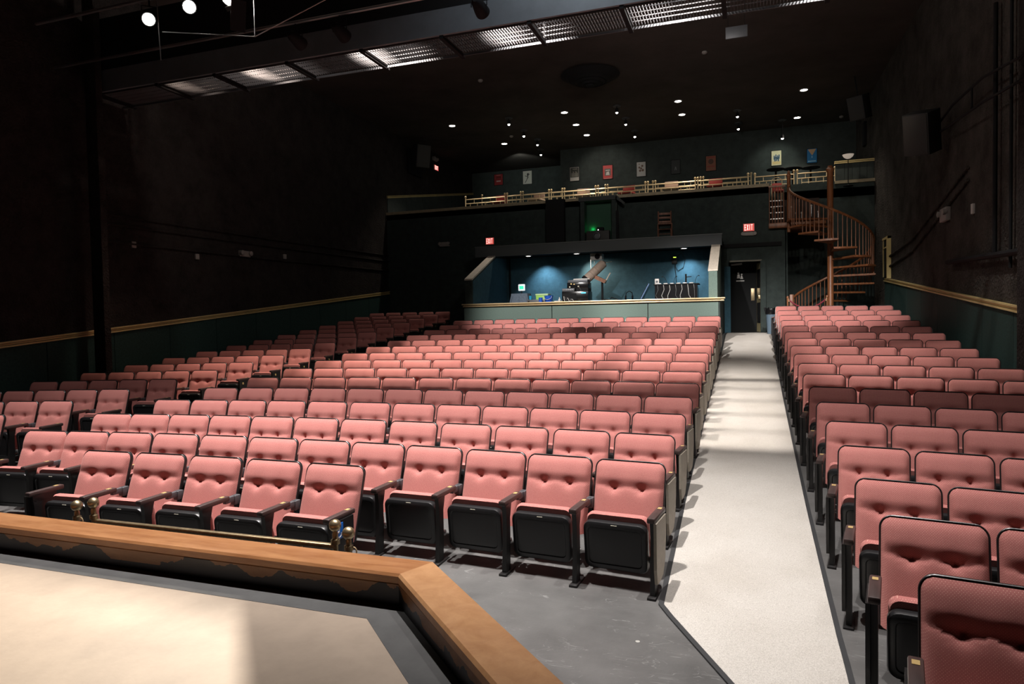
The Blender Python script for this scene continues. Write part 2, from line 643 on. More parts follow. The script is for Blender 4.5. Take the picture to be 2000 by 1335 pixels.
cap_piece(A0, A1, B0, B1, ZCAP - .045, ZCAP, M_cap, 'cap_board')
o = cap_piece(A1, A2, B1, B2, ZCAP - .045, ZCAP, M_cap45, 'cap_board')
ins = .012
cap_piece((-8, 3.14), (-1.50, 3.04), (-8, 2.955), (-1.582, 2.865), .0, ZCAP - .045, M_curb, 'curb_board')
cap_piece((-1.50, 3.04), (.58, .96), (-1.582, 2.865), (.47, .815), .0, ZCAP - .045, M_curb, 'curb_board')
# dark band along the foot of the curb
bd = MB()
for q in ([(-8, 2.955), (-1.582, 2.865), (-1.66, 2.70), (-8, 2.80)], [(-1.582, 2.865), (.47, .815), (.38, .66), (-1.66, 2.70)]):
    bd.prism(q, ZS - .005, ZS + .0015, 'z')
obd = bd.build('dark_band', mat('charcoal_band', (.075, .075, .075), .7, noise=(6, .2)), stage, smooth=False)

# ------------------------------------------------------------------ walls and ceiling


def wallbox(name, x0, x1, y0, y1, z0, z1, m, label, parent=None):
    return struct(MB().box(x0, x1, y0, y1, z0, z1).build(name, m, parent, smooth=False), label)


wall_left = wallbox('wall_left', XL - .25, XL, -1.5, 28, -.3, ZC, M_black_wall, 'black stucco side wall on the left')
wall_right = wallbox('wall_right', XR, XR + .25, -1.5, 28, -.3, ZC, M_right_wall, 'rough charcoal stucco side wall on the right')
ceiling = wallbox('ceiling', XL - .25, XR + .25, -1.5, 28.2, ZC, ZC + .2, M_ceil, 'flat black ceiling')
BZ = 5.45   # balcony edge height
wall_back = thing('wall_back', 'dark green-black rear wall under the balcony', 'wall')
del wall_back['category']
struct(wall_back)
wb = MB()
wb.box(XL, -.47, YB, YB + .25, 0, BZ - .02)
wb.box(.36, .62, YB, YB + .25, 0, BZ - .02)
wb.box(-.47, .36, YB, YB + .25, 3.37, BZ - .02)
wb.box(.62, 1.02, YB, YB + .25, 0, 4.28)
wb.build('wall_face', M_backwall, wall_back, smooth=False)
# alcove behind the spiral stair
wb = MB()
wb.box(1.02, XR, 21.6, 21.8, 0, 5.66)
wb.box(1.0, 1.06, YB, 21.6, 0, 4.28)
wb.build('alcove_wall', M_backwall, wall_back, smooth=False)
# wall jog: a dark pilaster left of the projection window
MB().box(-5.68, -5.12, 19.82, YB, 4.1, 5.44).build('pilaster', M_black, wall_back, smooth=False)
wall_upper = struct(MB().box(-6.5, 2.95, 25.0, 25.3, 5.3, ZC).box(2.95, XR, 25.0, 25.3, 5.3, ZC).build('wall_balcony', M_upper, smooth=False), 'grey-green poster wall at the back of the balcony')
wall_upper2 = struct(MB().box(XL, -6.5, 27.5, 27.8, 5.3, ZC).box(-6.56, -6.5, 25.0, 27.5, 5.3, ZC).build('wall_balcony_recess', M_upper, smooth=False), 'recessed dark wall at the left back of the balcony')
# vestibule behind the open door
vb = MB()
vb.box(-.75, 1.0, 22.4, 22.6, 1.0, 3.6)
vb.box(-.85, -.72, YB + .25, 22.5, 1.0, 3.6)
vb.box(.97, 1.0, YB + .25, 22.5, 1.0, 3.6)
vb.box(-.85, 1.0, YB + .25, 22.5, 3.5, 3.6)
struct(vb.build('wall_vestibule', M_black, smooth=False), 'unlit vestibule behind the rear door')

# sloped wainscot: green boards under a double gold rail


def wainscot(wall, x, side, pts, y0, y1, step, mats, gap=.006):
    """boards on a side wall; rail centre height is linear between pts"""
    def H(y):
        (ya, za), (yb, zb) = pts
        return za + (zb - za) * (y - ya) / (yb - ya)
    y = y1
    xi = x + side * .022
    while y > y0 + .05:
        ya = max(y0, y - step)
        poly = [(ya + gap, fz(ya) - .02), (y - gap, fz(y) - .02), (y - gap, H(y) - .03), (ya + gap, H(ya) - .03)]
        MB().prism(poly, min(x, xi), max(x, xi), 'x').build('panel', mats, wall, smooth=False)
        y -= step
    mb = MB()
    xo = x + side * .045
    for off, h, dep in ((.033, .026, .05), (0, .022, .028), (-.033, .026, .05)):
        xo = x + side * dep
        poly = [(y0, H(y0) + off - h / 2), (y1, H(y1) + off - h / 2), (y1, H(y1) + off + h / 2), (y0, H(y0) + off + h / 2)]
        mb.prism(poly, min(x, xo), max(x, xo), 'x')
    return mb


struct(wainscot(wall_right, XR, -1, ((10.86, 1.905), (20.1, 2.755)), 3.0, 20.0, 1.3, M_green).build('trim_1', M_gold, smooth=False), 'gold double rail along the right wall')
struct(wainscot(wall_left, XL, 1, ((7.55, 1.622), (20.37, 2.873)), 1.0, 20.0, 1.3, M_green).build('trim_2', M_gold, smooth=False), 'gold double rail along the left wall')
# column and pipes
struct(MB().rbox(-10.87, -10.61, 8.97, 9.10, .3, ZC, .01).build('wall_column', M_black_wall), 'dark square column by the left wall')
struct(MB().rbox(3.27, 3.42, 10.1, 10.38, .3, ZC, .01).build('wall_column', M_black_wall), 'dark square column against the right wall')


def single(mb, name, m, label, cat, group=None, **k):
    return tag(mb.build(name, m, **k), label, cat, group)


single(MB().tube([(3.36, 10.9, ZC), (3.36, 10.9, 2.45)], .022), 'conduit_pipe', M_black, 'thin black conduit running down right wall', 'pipe')
single(MB().tube([(3.34, 11.45, 6.2), (3.34, 11.45, 2.69)], .03), 'ladder_rail_pipe', M_black, 'thicker black pipe beside the conduit on right wall', 'pipe')
single(MB().tube([(3.33, 9.9, 2.62), (3.33, 13.8, 2.74)], .045), 'rail_pipe', M_black, 'horizontal black pipe low on the right wall', 'pipe')
mb = MB().tube([(3.25, 10.0, 5.0), (3.2, 11.5, 5.2), (3.2, 13.0, 5.25), (3.24, 14.1, 5.2)], .02).tube([(3.25, 10.0, 4.72), (3.2, 11.5, 4.85), (3.2, 13.0, 4.95), (3.24, 14.1, 5.05)], .02)
mb.tube([(3.25, 10.0, 4.72), (3.25, 10.0, 5.0)], .02).tube([(3.2, 12.0, 4.88), (3.2, 12.0, 5.22)], .015)
single(mb, 'speaker_boom', M_black, 'curved black twin-tube boom carrying the right wall speaker', 'bracket')
for k, (ya, yb, z0, z1) in enumerate(((9.2, 20, 3.95, 4.05), (9.2, 20, 3.78, 3.86), (9.2, 20, 3.45, 3.55))):
    single(MB().tube([(XL + .03, ya, z0), (XL + .03, (ya + yb) / 2, (z0 + z1) / 2 - .02), (XL + .03, yb, z1)], .022), 'conduit_pipe', M_black_wall,
           ['topmost', 'middle', 'lowest'][k] + ' of three black conduits along left wall', 'pipe')
for k, (za, zb) in enumerate(((4.35, 2.95), (4.1, 2.75))):
    single(MB().tube([(XR - .03, 20 - .1, 3.0 + .25 * (1 - k)), (XR - .03, 16.8, 3.2 + .25 * (1 - k)), (XR - .03, 12.9, 4.0 + .2 * (1 - k))], .024), 'conduit_pipe', M_right_wall,
           ['upper', 'lower'][k] + ' of two conduits rising along right wall', 'pipe')

# ------------------------------------------------------------------ balcony
bal = MB()
TI = [(20.0, 22.2, BZ), (22.2, 23.6, BZ + .30), (23.6, 28, BZ + .55)]
for a, b2, z in TI:
    bal.box(XL, .60, a, b2, z - .25, z)
    bal.box(.60, XR, max(a, 21.6), b2, z - .25, z)
balcony = struct(bal.build('balcony_floor', M_backwall, smooth=False), 'tiered balcony floor above the control booth')
struct(MB().box(XL, -5.70, 19.94, 20.02, BZ - .085, BZ).box(-5.10, .60, 19.94, 20.02, BZ - .085, BZ).box(2.4, XR, 21.52, 21.6, BZ + .12, BZ + .205).build('trim_3', mat('tan_ledge', (.34, .28, .175), .6, noise=(10, .15)), smooth=False), 'tan ledge along the balcony edge')
# raked wainscot on the balcony side wall, at the left
mb = MB()
y = 20.05
pan = struct(MB().prism([(20.02, BZ), (28, BZ + .6), (28, 7.35), (20.02, 5.93)], XL, XL + .012, 'x').build('wall_balcony_side', M_upper, smooth=False), 'panelled left side wall of the balcony')
for k in range(6):
    ya, yb = 20.03 + 1.3 * k, 20.03 + 1.3 * (k + 1) - .02
    MB().prism([(ya, BZ), (yb, BZ), (yb, 5.95 + .178 * (yb - 20)), (ya, 5.95 + .178 * (ya - 20))], XL + .012, XL + .03, 'x').build('panel', M_upper, pan, smooth=False)
struct(MB().prism([(20.02, 5.93), (28, 7.37), (28, 7.41), (20.02, 5.97)], XL, XL + .05, 'x').prism([(20.02, 5.985), (28, 7.42), (28, 7.45), (20.02, 6.01)], XL, XL + .05, 'x').build('trim_4', M_gold, smooth=False), 'gold rail on the left balcony wall')
# panelled wall at the right end of balcony
wr = struct(MB().box(2.42, XR, 21.66, 21.8, 5.6, 6.15).build('wall_balcony_end', M_upper, smooth=False), 'low panelled wall at the right end of the balcony')
xs = [2.42, 2.66, 2.86, 3.06, 3.24, 3.40]
for a, b2 in zip(xs, xs[1:]):
    MB().box(a + .005, b2 - .005, 21.64, 21.66, 5.68, 6.14).build('panel', M_upper, wr, smooth=False)
struct(MB().box(2.40, XR, 21.60, 21.68, 6.15, 6.18).box(2.40, XR, 21.60, 21.68, 6.195, 6.225).build('trim_5', M_gold, smooth=False), 'gold rail above the low balcony end wall')


def ball_post(mb, x, y, z0, h, r=.019):
    mb.lathe([(r * 1.5, z0), (r * 1.5, z0 + .02), (r, z0 + .03), (r, z0 + h - .02), (r * 1.7, z0 + h - .015), (r * 1.7, z0 + h - .005), (r * .8, z0 + h)], (x, y, 0), 10)
    R2 = r * 2.0
    mb.lathe([(R2 * math.sin(PI * k / 8), z0 + h + R2 - R2 * math.cos(PI * k / 8)) for k in range(9)], (x, y, 0), 10)


def rail_panel(x0, x1, y, z0, h, label, group, ends=(1, 1), m=M_brass, rr=.018):
    w = x1 - x0
    t = thing('brass_railing', label, 'railing', ((x0 + x1) / 2, y, z0), 0, group)
    for sgn, e in ((-1, ends[0]), (1, ends[1])):
        if e:
            mb = MB()
            ball_post(mb, sgn * w / 2, 0, 0, h)
            mb.build('post', m, t)
    MB().cyl((-w / 2, 0, h * .90), (w / 2, 0, h * .90), rr, n=8).build('top_rail', m, t)
    MB().cyl((-w / 2, 0, h * .66), (w / 2, 0, h * .66), rr * .8, n=8).build('middle_rail', m, t)
    MB().cyl((-w * .38, 0, h * .44), (w * .38, 0, h * .44), rr * .7, n=8).build('lower_rail', m, t)
    for q in (-.38, -.2, 0, .2, .38):
        MB().cyl((w * q, 0, h * (.05 if abs(q) > .1 else .44)), (w * q, 0, h * (.66 if abs(q) < .3 else .66)), rr * .6, n=6).build('baluster', m, t)
    for q in (-.28, .28):
        MB().cyl((w * q, 0, h * .66), (w * q, 0, h * .90), rr * .6, n=6).build('baluster', m, t)
    return t


ORD = ['first', 'second', 'third', 'fourth', 'fifth', 'sixth', 'seventh', 'eighth', 'ninth', 'tenth', 'eleventh', 'twelfth',
       'thirteenth', 'fourteenth', 'fifteenth', 'sixteenth', 'seventeenth', 'eighteenth']
xb = [-9.05, -7.55, -6.03, -4.48, -2.92, -1.415, .105]
for k, (a, b2) in enumerate(zip(xb, xb[1:])):
    rail_panel(a + .04, b2 - .04, 21.6, BZ, .58, ORD[k] + ' brass rail panel from the left in nearer balcony row', 'nearer balcony rails')
rail_panel(.255, 1.33, 21.7, BZ, .58, 'brass rail panel on balcony just left of the spiral stair top', 'nearer balcony rails')
rail_panel(1.42, 2.42, 21.7, BZ, .58, 'brass rail panel on balcony behind the spiral stair', 'nearer balcony rails')
xa_ = [-9.0, -7.45, -5.95, -4.44, -2.86, -1.33, .2]
for k, (a, b2) in enumerate(zip(xa_, xa_[1:])):
    rail_panel(a + .04, b2 - .04, 23.0, BZ + .30, .56, ORD[k] + ' brass rail panel from the left in farther balcony row', 'farther balcony rails')

# pale seat backs on balcony, partly hidden by the rails
for k, (x, y, c) in enumerate(((-7.9, 22.6, 0), (-6.6, 22.7, 1), (-5.0, 22.6, 1), (-3.6, 22.7, 0), (-2.2, 22.6, 1), (-.9, 22.7, 0))):
    t = thing('balcony_chair', 'upholstered chair glimpsed through balcony rails, ' + ORD[k] + ' from the left', 'chair', (x, y - .75, BZ), rnd.uniform(-.3, .3), 'balcony chairs')
    mm = (M_red_uph, mat('cream_upholstery_%d' % k, (.5, .36, .27), .8))[c]
    MB().rbox(-.22, .22, -.22, .22, .36, .42, .02).build('seat', mm, t)
    MB().rbox(-.21, .21, .17, .22, .43, .66, .02).build('backrest', mm, t)
    for sx in (-.19, .19):
        for sy in (-.19, .19):
            MB().cyl((sx, sy, 0), (sx, sy, .37 if sy < 0 else .64), .014, n=8).build('leg', M_frame_black, t)

# round balcony tables
for k, (x, y) in enumerate(((.90, 23.3), (1.40, 23.4), (1.93, 23.5))):
    t = thing('cafe_table', 'round dark cafe table on balcony, ' + ['leftmost of three', 'middle of three', 'rightmost of three'][k], 'table', (x, y, BZ + .30), 0, 'balcony tables')
    MB().lathe([(.001, .70), (.27, .70), (.28, .715), (.27, .73), (.001, .73)], n=24).build('tabletop', M_black, t)
    MB().lathe([(.03, .03), (.03, .70), (.08, .70)], n=12).build('pedestal', M_black, t)
    MB().lathe([(.22, 0), (.22, .02), (.05, .05), (.03, .05)], n=20).build('base', M_black, t)

# torchiere
t = thing('torchiere_lamp', 'tall floor lamp with white glass bowl at balcony right end', 'lamp', (2.72, 21.36, BZ))
MB().lathe([(.13, 0), (.13, .015), (.02, .04), (.012, .05)], n=20).build('base', M_black, t)
MB().cyl((0, 0, .03), (0, 0, .78), .011, n=8).build('pole', M_black, t)
MB().lathe([(.02, .76), (.07, .78), (.12, .82), (.15, .88), (.145, .88), (.11, .825), (.03, .79)], n=24).build('lamp_shade', M_bulb, t)

# posters
POST = [
    ('red theatre poster, unlit, leftmost on the balcony', -10.12, -9.74, 7.60, 8.05, 27.48, (.35, .03, .03), 'bars', (.18, .02, .02), (.75, .5, .45)),
    ('white poster with a black running figure, second from left', -8.84, -8.45, 7.54, 8.08, 27.48, (.72, .70, .62), 'figure', (.05, .05, .05), None),
    ('black and white photo poster with a white lower band', -6.19, -5.85, 6.99, 7.49, 24.98, (.70, .66, .60), 'photo', (.06, .06, .05), (.35, .33, .28)),
    ('bright red poster with a dark square picture', -4.95, -4.60, 6.96, 7.45, 24.98, (.62, .05, .045), 'square', (.16, .13, .12), (.70, .65, .6)),
    ('pale grey poster with a brown sketch', -3.72, -3.40, 6.95, 7.46, 24.98, (.50, .49, .47), 'sketch', (.16, .10, .07), None),
    ('almost black poster, hard to see between two others', -2.50, -2.20, 6.94, 7.42, 24.98, (.025, .028, .028), 'tent', (.20, .21, .21), None),
    ('dim orange-brown poster on the balcony wall', -1.31, -.98, 6.94, 7.45, 24.98, (.30, .10, .045), 'blob', (.12, .05, .03), (.35, .05, .03)),
    ('cream poster lit by a spotlight, blue figures', .83, 1.14, 6.93, 7.42, 24.98, (.74, .68, .42), 'crowd', (.06, .13, .20), (.75, .58, .25)),
    ('blue poster with a cream wedge, rightmost', 1.94, 2.24, 6.92, 7.38, 24.98, (.01, .20, .46), 'wedge', (.62, .40, .22), (.35, .62, .75)),
]
for k, (lab, x0, x1, z0, z1, y, col, kind, c1, c2) in enumerate(POST):
    w, h = x1 - x0, z1 - z0
    t = thing('framed_poster', lab, 'poster', ((x0 + x1) / 2, y, z0), 0, 'balcony posters')
    fm = MB()
    e = .012
    fm.box(-w / 2 - e, w / 2 + e, -.012, .02, -e, 0).box(-w / 2 - e, w / 2 + e, -.012, .02, h, h + e).box(-w / 2 - e, -w / 2, -.012, .02, 0, h).box(w / 2, w / 2 + e, -.012, .02, 0, h)
    fm.build('frame', M_black, t, smooth=False)
    MB().box(-w / 2, w / 2, -.004, .02, 0, h).build('sheet', mat('poster_sheet_%d' % k, col, .55), t, smooth=False)
    a = MB()
    b_ = MB()
    Y0, Y1 = -.007, -.003
    if kind == 'bars':
        a.box(-.30 * w, .30 * w, Y0, Y1, .62 * h, .80 * h).box(-.4 * w, .4 * w, Y0, Y1, .50 * h, .54 * h)
        b_.box(-.25 * w, .25 * w, Y0, Y1, .30 * h, .42 * h).box(-.25 * w, .25 * w, Y0, Y1, .90 * h, .93 * h)
    elif kind == 'figure':
        a.prism([(.0, .55 * h), (.18 * w, .70 * h), (.12 * w, .86 * h), (-.05 * w, .78 * h)], Y0, Y1, 'y')
        a.prism([(-.30 * w, .10 * h), (-.24 * w, .10 * h), (.12 * w, .52 * h), (.02 * w, .56 * h), (-.08 * w, .36 * h)], Y0, Y1, 'y')
        a.prism([(-.28 * w, .62 * h), (.1 * w, .53 * h), (.12 * w, .57 * h), (-.26 * w, .66 * h)], Y0, Y1, 'y')
        a.lathe([(.045 * w, Y0), (.045 * w, Y1)], (.22 * w, 0, .74 * h), 10, 'y')
    elif kind == 'photo':
        a.box(-.46 * w, .46 * w, Y0, Y1, .26 * h, .97 * h)
        for q in range(5):
            b_.prism([((-.34 + .15 * q) * w, .30 * h), ((-.24 + .15 * q) * w, .30 * h), ((-.24 + .15 * q) * w, (.55 + .1 * (q % 2)) * h), ((-.31 + .15 * q) * w, (.62 + .1 * (q % 2)) * h)], Y0 - .003, Y0, 'y')
        b_.box(-.2 * w, .3 * w, Y0 - .003, Y0, .84 * h, .88 * h)
    elif kind == 'square':
        a.box(-.32 * w, .32 * w, Y0, Y1, .24 * h, .76 * h)
        b_.box(-.22 * w, .22 * w, Y0 - .003, Y0, .60 * h, .66 * h).box(-.38 * w, .38 * w, Y0, Y1, .03 * h, .05 * h)
        b_.prism([(-.2 * w, .28 * h), (.2 * w, .28 * h), (.12 * w, .55 * h), (-.14 * w, .5 * h)], Y0 - .003, Y0, 'y')
    elif kind == 'sketch':
        for (px, pz, pr) in ((-.2, .62, .12), (.12, .72, .13), (-.12, .40, .14), (.18, .42, .15), (0, .55, .12), (-.22, .86, .06)):
            a.lathe([(pr * w, Y0), (pr * w, Y1)], (px * w, 0, pz * h), 7, 'y')
    elif kind == 'tent':
        a.prism([(-.12 * w, .25 * h), (-.06 * w, .25 * h), (0, .42 * h), (.06 * w, .25 * h), (.12 * w, .25 * h), (.05 * w, .5 * h), (-.05 * w, .5 * h)], Y0, Y1, 'y')
    elif kind == 'blob':
        a.lathe([(.28 * w, Y0), (.28 * w, Y1)], (0, 0, .62 * h), 9, 'y')
        b_.box(-.38 * w, .38 * w, Y0, Y1, .25 * h, .32 * h).box(-.4 * w, .4 * w, Y0, Y1, .86 * h, .94 * h)
    elif kind == 'crowd':
        for (px, pz) in ((-.22, .55), (-.05, .62), (.12, .55), (.27, .60), (0, .45), (-.15, .42), (.2, .42)):
            a.prism([((px - .07) * w, (pz - .14) * h), ((px + .06) * w, (pz - .16) * h), ((px + .07) * w, (pz + .08) * h), (px * w, (pz + .16) * h), ((px - .06) * w, (pz + .1) * h)], Y0, Y1, 'y')
        b_.box(-.42 * w, .42 * w, Y0, Y1, .08 * h, .28 * h)
    elif kind == 'wedge':
        a.prism([(-.42 * w, .97 * h), (.42 * w, .97 * h), (.06 * w, .55 * h), (-.02 * w, .55 * h)], Y0, Y1, 'y')
        b_.box(-.40 * w, .40 * w, Y0, Y1, .08 * h, .15 * h)
        b_.prism([(-.05 * w, .36 * h), (.06 * w, .36 * h), (.03 * w, .50 * h), (-.02 * w, .50 * h)], Y0, Y1, 'y')
    a.build('printed_shape', mat('poster_ink_%d' % k, c1, .6), t, smooth=False)
    if b_.v and c2:
        b_.build('printed_shape', mat('poster_ink2_%d' % k, c2, .6), t, smooth=False)

# ------------------------------------------------------------------ control booth
booth_wall = thing('wall_booth', 'green panelled booth front below the gold counter', 'wall')
del booth_wall['category']
struct(booth_wall)
MB().box(-7.2, -.62, 17.04, 17.12, 1.0, 2.24).build('wall_face', M_black, booth_wall, smooth=False)
for a, b2 in ((-7.2, -4.76), (-4.74, -2.31), (-2.29, -.64)):
    MB().box(a, b2, 17.0, 17.04, 1.1, 2.235).build('panel', M_green_booth, booth_wall, smooth=False)
MB().box(-.64, -.60, 17.0, 20.0, 1.1, 2.235).build('panel', M_backwall, booth_wall, smooth=False)
cp = MB()
cp.rbox(-7.24, -.48, 16.92, 17.16, 2.285, 2.32, .008).rbox(-7.22, -.50, 16.95, 17.1, 2.235, 2.262, .006).box(-7.2, -.52, 16.97, 17.1, 2.25, 2.29)
struct(cp.build('trim_6', M_brass), 'gold counter rail on top of the booth front')
side = [(17.12, 1.2), (17.12, 2.97), (19.0, 3.76), (20, 3.76), (20, 1.2)]
for (xa, xb_, xi0, xi1, nm) in ((-7.2, -7.0, -7.0, -6.985, 'left'), (-.86, -.66, -.875, -.86, 'right')):
    wl = struct(MB().prism(side, xa, xb_, 'x').build('wall_booth_' + nm, M_green_booth if nm == 'right' else M_backwall, smooth=False), nm + ' side wall of booth with sloping top')
    MB().prism([(17.16, 1.3), (17.16, 2.94), (19.0, 3.70), (19.9, 3.74), (19.9, 1.3)], xi0, xi1, 'x').build('inner_lining', M_teal, wl, smooth=False)
    MB().prism([(17.09, 2.955), (17.09, 3.0), (19.0, 3.80), (19.0, 3.755)], xa - .012, xb_ + .012, 'x').build('sloping_cap', M_beige, wl, smooth=False)
    MB().box(xa, xb_, 17.09, 17.12, 2.32, 2.96).build('post_face', M_green_booth if nm == 'right' else M_backwall, wl, smooth=False)
bb = struct(MB().box(-7.0, -.86, 19.93, 19.99, 1.39, 3.76).build('wall_booth_back', M_teal, smooth=False), 'teal blue back wall of the booth')
MB().box(-6.90, -6.86, 19.88, 19.93, 1.4, 3.74).build('corner_post', M_black, bb, smooth=False)
roof = struct(MB().box(-7.6, -.63, 18.96, 20.0, 3.78, 4.02).build('ceiling_booth', M_black, smooth=False), 'flat black booth roof')
MB().box(-7.62, -.61, 18.92, 18.96, 3.74, 4.03).build('fascia', mat('slate_fascia', (.075, .085, .09), .7), roof, smooth=False)
MB().box(-7.63, -.60, 18.90, 18.97, 4.03, 4.055).build('fascia_trim', mat('slate_trim', (.11, .12, .12), .6), roof, smooth=False)
for k, (x, c, p) in enumerate(((-6.1, (.70, .86, 1), 135), (-4.64, (1, .82, .66), 150), (-1.62, (.70, .86, 1), 130))):
    t = thing('booth_downlight', ['left of three recessed downlights in booth ceiling', 'middle of three recessed downlights in booth ceiling', 'right of three recessed downlights in booth ceiling'][k], 'ceiling light', (x, 19.35, 3.74), 0, 'booth downlights')
    MB().lathe([(.10, .04), (.10, 0), (.075, 0), (.07, .03)], n=20).build('trim_ring', M_white, t)
    MB().lathe([(.068, .006), (.068, .012)], n=20).build('lens', M_glow_dim, t)
    spot('booth_lamp', (x + (.35 if k == 0 else 0), 19.45, 3.70), (x + (.45 if k == 0 else (.9 if k == 1 else .15)), 19.85, 2.4), p, 100, .9, c, .04)

t = thing('equipment_desk', 'long black desk behind the booth counter', 'desk', (-3.7, 18.0, 1.395))
MB().rbox(-2.75, 2.75, -.45, .45, .84, .875, .006).build('desktop', M_black, t)
for x in (-2.6, -.9, .9, 2.6):
    MB().box(x - .03, x + .03, -.40, .40, 0, .84).build('leg', M_black, t, smooth=False)
ZD = 2.27


def onDesk(name, label, cat, x, y=18.0, rz=0, z=ZD, group=None):
    return thing(name, label, cat, (x, y, z), rz, group)


# covered gear with a small green display on top
t = onDesk('covered_gear', 'square gear under a grey-blue dust cloth, booth left end', 'equipment', -5.97, 18.2)
MB().loft([[(sx * w, sy * d, z) for sx, sy in ((-1, -1), (0, -1.05), (1, -1), (1.04, 0), (1, 1), (0, 1.04), (-1, 1), (-1.03, 0))] for w, d, z in ((.29, .22, .0), (.27, .20, .12), (.24, .18, .27), (.235, .17, .33))]).build('dust_cloth', M_cloth, t)
for q in (-.2, .0, .2):
    MB().tube([(q * 1.3, -.245, .0), (q, -.20, .25)], [.022, .008], 6).build('cloth_fold', M_cloth, t)
t = onDesk('display_unit', 'small pale screen glowing green, on covered gear', 'screen', -5.95, 18.2, 0, ZD + .335)
MB().rbox(-.10, .10, -.02, .02, .07, .26, .02).build('frame', M_lcd_frame, t)
MB().box(-.06, .06, -.024, -.019, .12, .21).build('screen', M_green_lcd, t, smooth=False)
MB().cyl((0, 0, 0), (0, 0, .08), .015, n=8).build('stand', M_black, t)
# trays, boxes, bucket
t = onDesk('equipment_tray', 'low black tray at the left of the booth desk', 'tray', -5.55, 17.75)
MB().rbox(-.55, .0, -.15, .15, 0, .05, .01).build('tray_body', M_grey_metal, t)
t = onDesk('rack_unit', 'flat grey rack unit between cloth and blue bucket', 'equipment', -5.40, 17.9)
MB().rbox(-.26, .26, -.18, .18, 0, .14, .008).build('case', M_grey_metal, t)
for q in (-.2, .2):
    MB().box(q - .02, q + .02, -.187, -.18, .03, .11).build('handle', M_black, t, smooth=False)
t = onDesk('plastic_cup', 'small cyan plastic cup on the booth desk', 'cup', -5.62, 17.95, 0, ZD + .14)
MB().lathe([(.035, 0), (.045, .11), (.041, .11), (.032, .008)], n=16).build('cup_body', M_cyan, t)
t = onDesk('storage_box', 'lime green lidded box beside the blue bucket', 'box', -5.30, 18.1)
MB().rbox(-.17, .17, -.14, .14, 0, .26, .012).build('box_body', M_lime, t)
MB().rbox(-.18, .18, -.15, .15, .26, .30, .008).build('lid', mat('pale_lime_lid', (.5, .7, .35), .5), t)
t = onDesk('bucket', 'blue plastic bucket with wire handle on booth desk', 'bucket', -5.07, 17.85)
MB().lathe([(.085, 0), (.115, .22), (.125, .225), (.125, .24), (.108, .24), (.08, .01)], n=24).build('bucket_body', M_blue, t)
MB().tube([(.12 * math.cos(a), -.13 - .0 * a, .22 - .09 * math.sin(a)) for a in [PI * k / 10 for k in range(11)]], .006, 6).build('handle', M_white, t)
t = onDesk('plastic_cup', 'darker blue cup left of the bucket', 'cup', -5.26, 17.72)
MB().lathe([(.05, 0), (.055, .19), (.05, .19), (.045, .008)], n=16).build('cup_body', M_blue, t)
t = onDesk('paper_stack', 'white papers lying right of the bucket', 'papers', -4.80, 17.85, .1)
for k in range(3):
    MB().box(-.14 + .02 * k, .14 - .01 * k, -.1, .1, .012 + k * .028, .036 + k * .028).build('paper', M_white, t, smooth=False)
MB().box(-.16, .16, -.12, .12, 0, .012).build('folder', M_grey_metal, t, smooth=False)
t = onDesk('spray_bottle', 'small white bottle beside the amplifier rack', 'bottle', -4.73, 17.7)
MB().lathe([(.035, 0), (.038, .10), (.03, .13), (.014, .15), (.014, .18), (.001, .185)], n=14).build('bottle_body', M_white, t)
# amplifier rack
t = onDesk('equipment_rack', 'black amplifier rack with dangling cables under the follow spot', 'equipment', -4.33, 18.05)
MB().rbox(-.36, .36, -.25, .25, 0, .33, .01).build('case', M_blackgloss, t)
MB().box(-.34, .04, -.255, -.25, .04, .28).build('front_panel', M_black, t, smooth=False)
for k in range(5):
    MB().tube([(-.30 + .05 * k, -.26, .20 - .02 * k), (-.28 + .055 * k, -.30, .12), (-.26 + .06 * k, -.27, .03 + .015 * (k % 3)), (-.24 + .06 * k, -.27, .0)], .010, 6).build('cable', M_white if k % 2 == 0 else M_steel, t)
MB().box(.17, .30, -.256, -.249, .27, .30).build('status_light', M_cyan_led, t, smooth=False)
t = onDesk('mixer_unit', 'grey mixer with knobs lying on the amplifier rack', 'equipment', -4.52, 17.98, 0, ZD + .33)
MB().rbox(-.17, .17, -.16, .16, 0, .085, .01).build('case', M_grey_metal, t)
for k in range(6):
    MB().cyl((-.13 + .05 * k, -.165, .045), (-.13 + .05 * k, -.185, .045), .014, n=10).build('knob', M_steel, t)
t = onDesk('amplifier', 'stack of two black amplifiers on the rack, left of spotlight foot', 'equipment', -4.27, 18.1, 0, ZD + .33)
MB().rbox(-.30, .28, -.2, .2, .085, .24, .01).build('case', M_blackgloss, t)
MB().rbox(-.05, .28, -.2, .2, 0, .085, .01).build('case', M_black, t)
MB().rbox(-.28, .26, -.18, .18, .24, .31, .008).build('case', M_grey_metal, t)
for k, (x, z) in enumerate(((-.24, .11), (-.12, .18), (.0, .12), (-.2, .19))):
    MB().box(x, x + .035, -.206, -.2, z, z + .03).build('label_plate', (M_pale_plate, M_plate)[k % 2], t, smooth=False)
MB().tube([(.02, -.205, .14), (.08, -.23, .05), (.12, -.22, -.05), (.16, -.24, -.18)], .006, 6).build('cable', M_steel, t)
t = onDesk('document_tray', 'white paper tray on top of the amplifiers', 'tray', -4.2, 18.1, .1, ZD + .645)
MB().rbox(-.22, .22, -.12, .12, 0, .03, .006).build('tray_body', M_white, t)
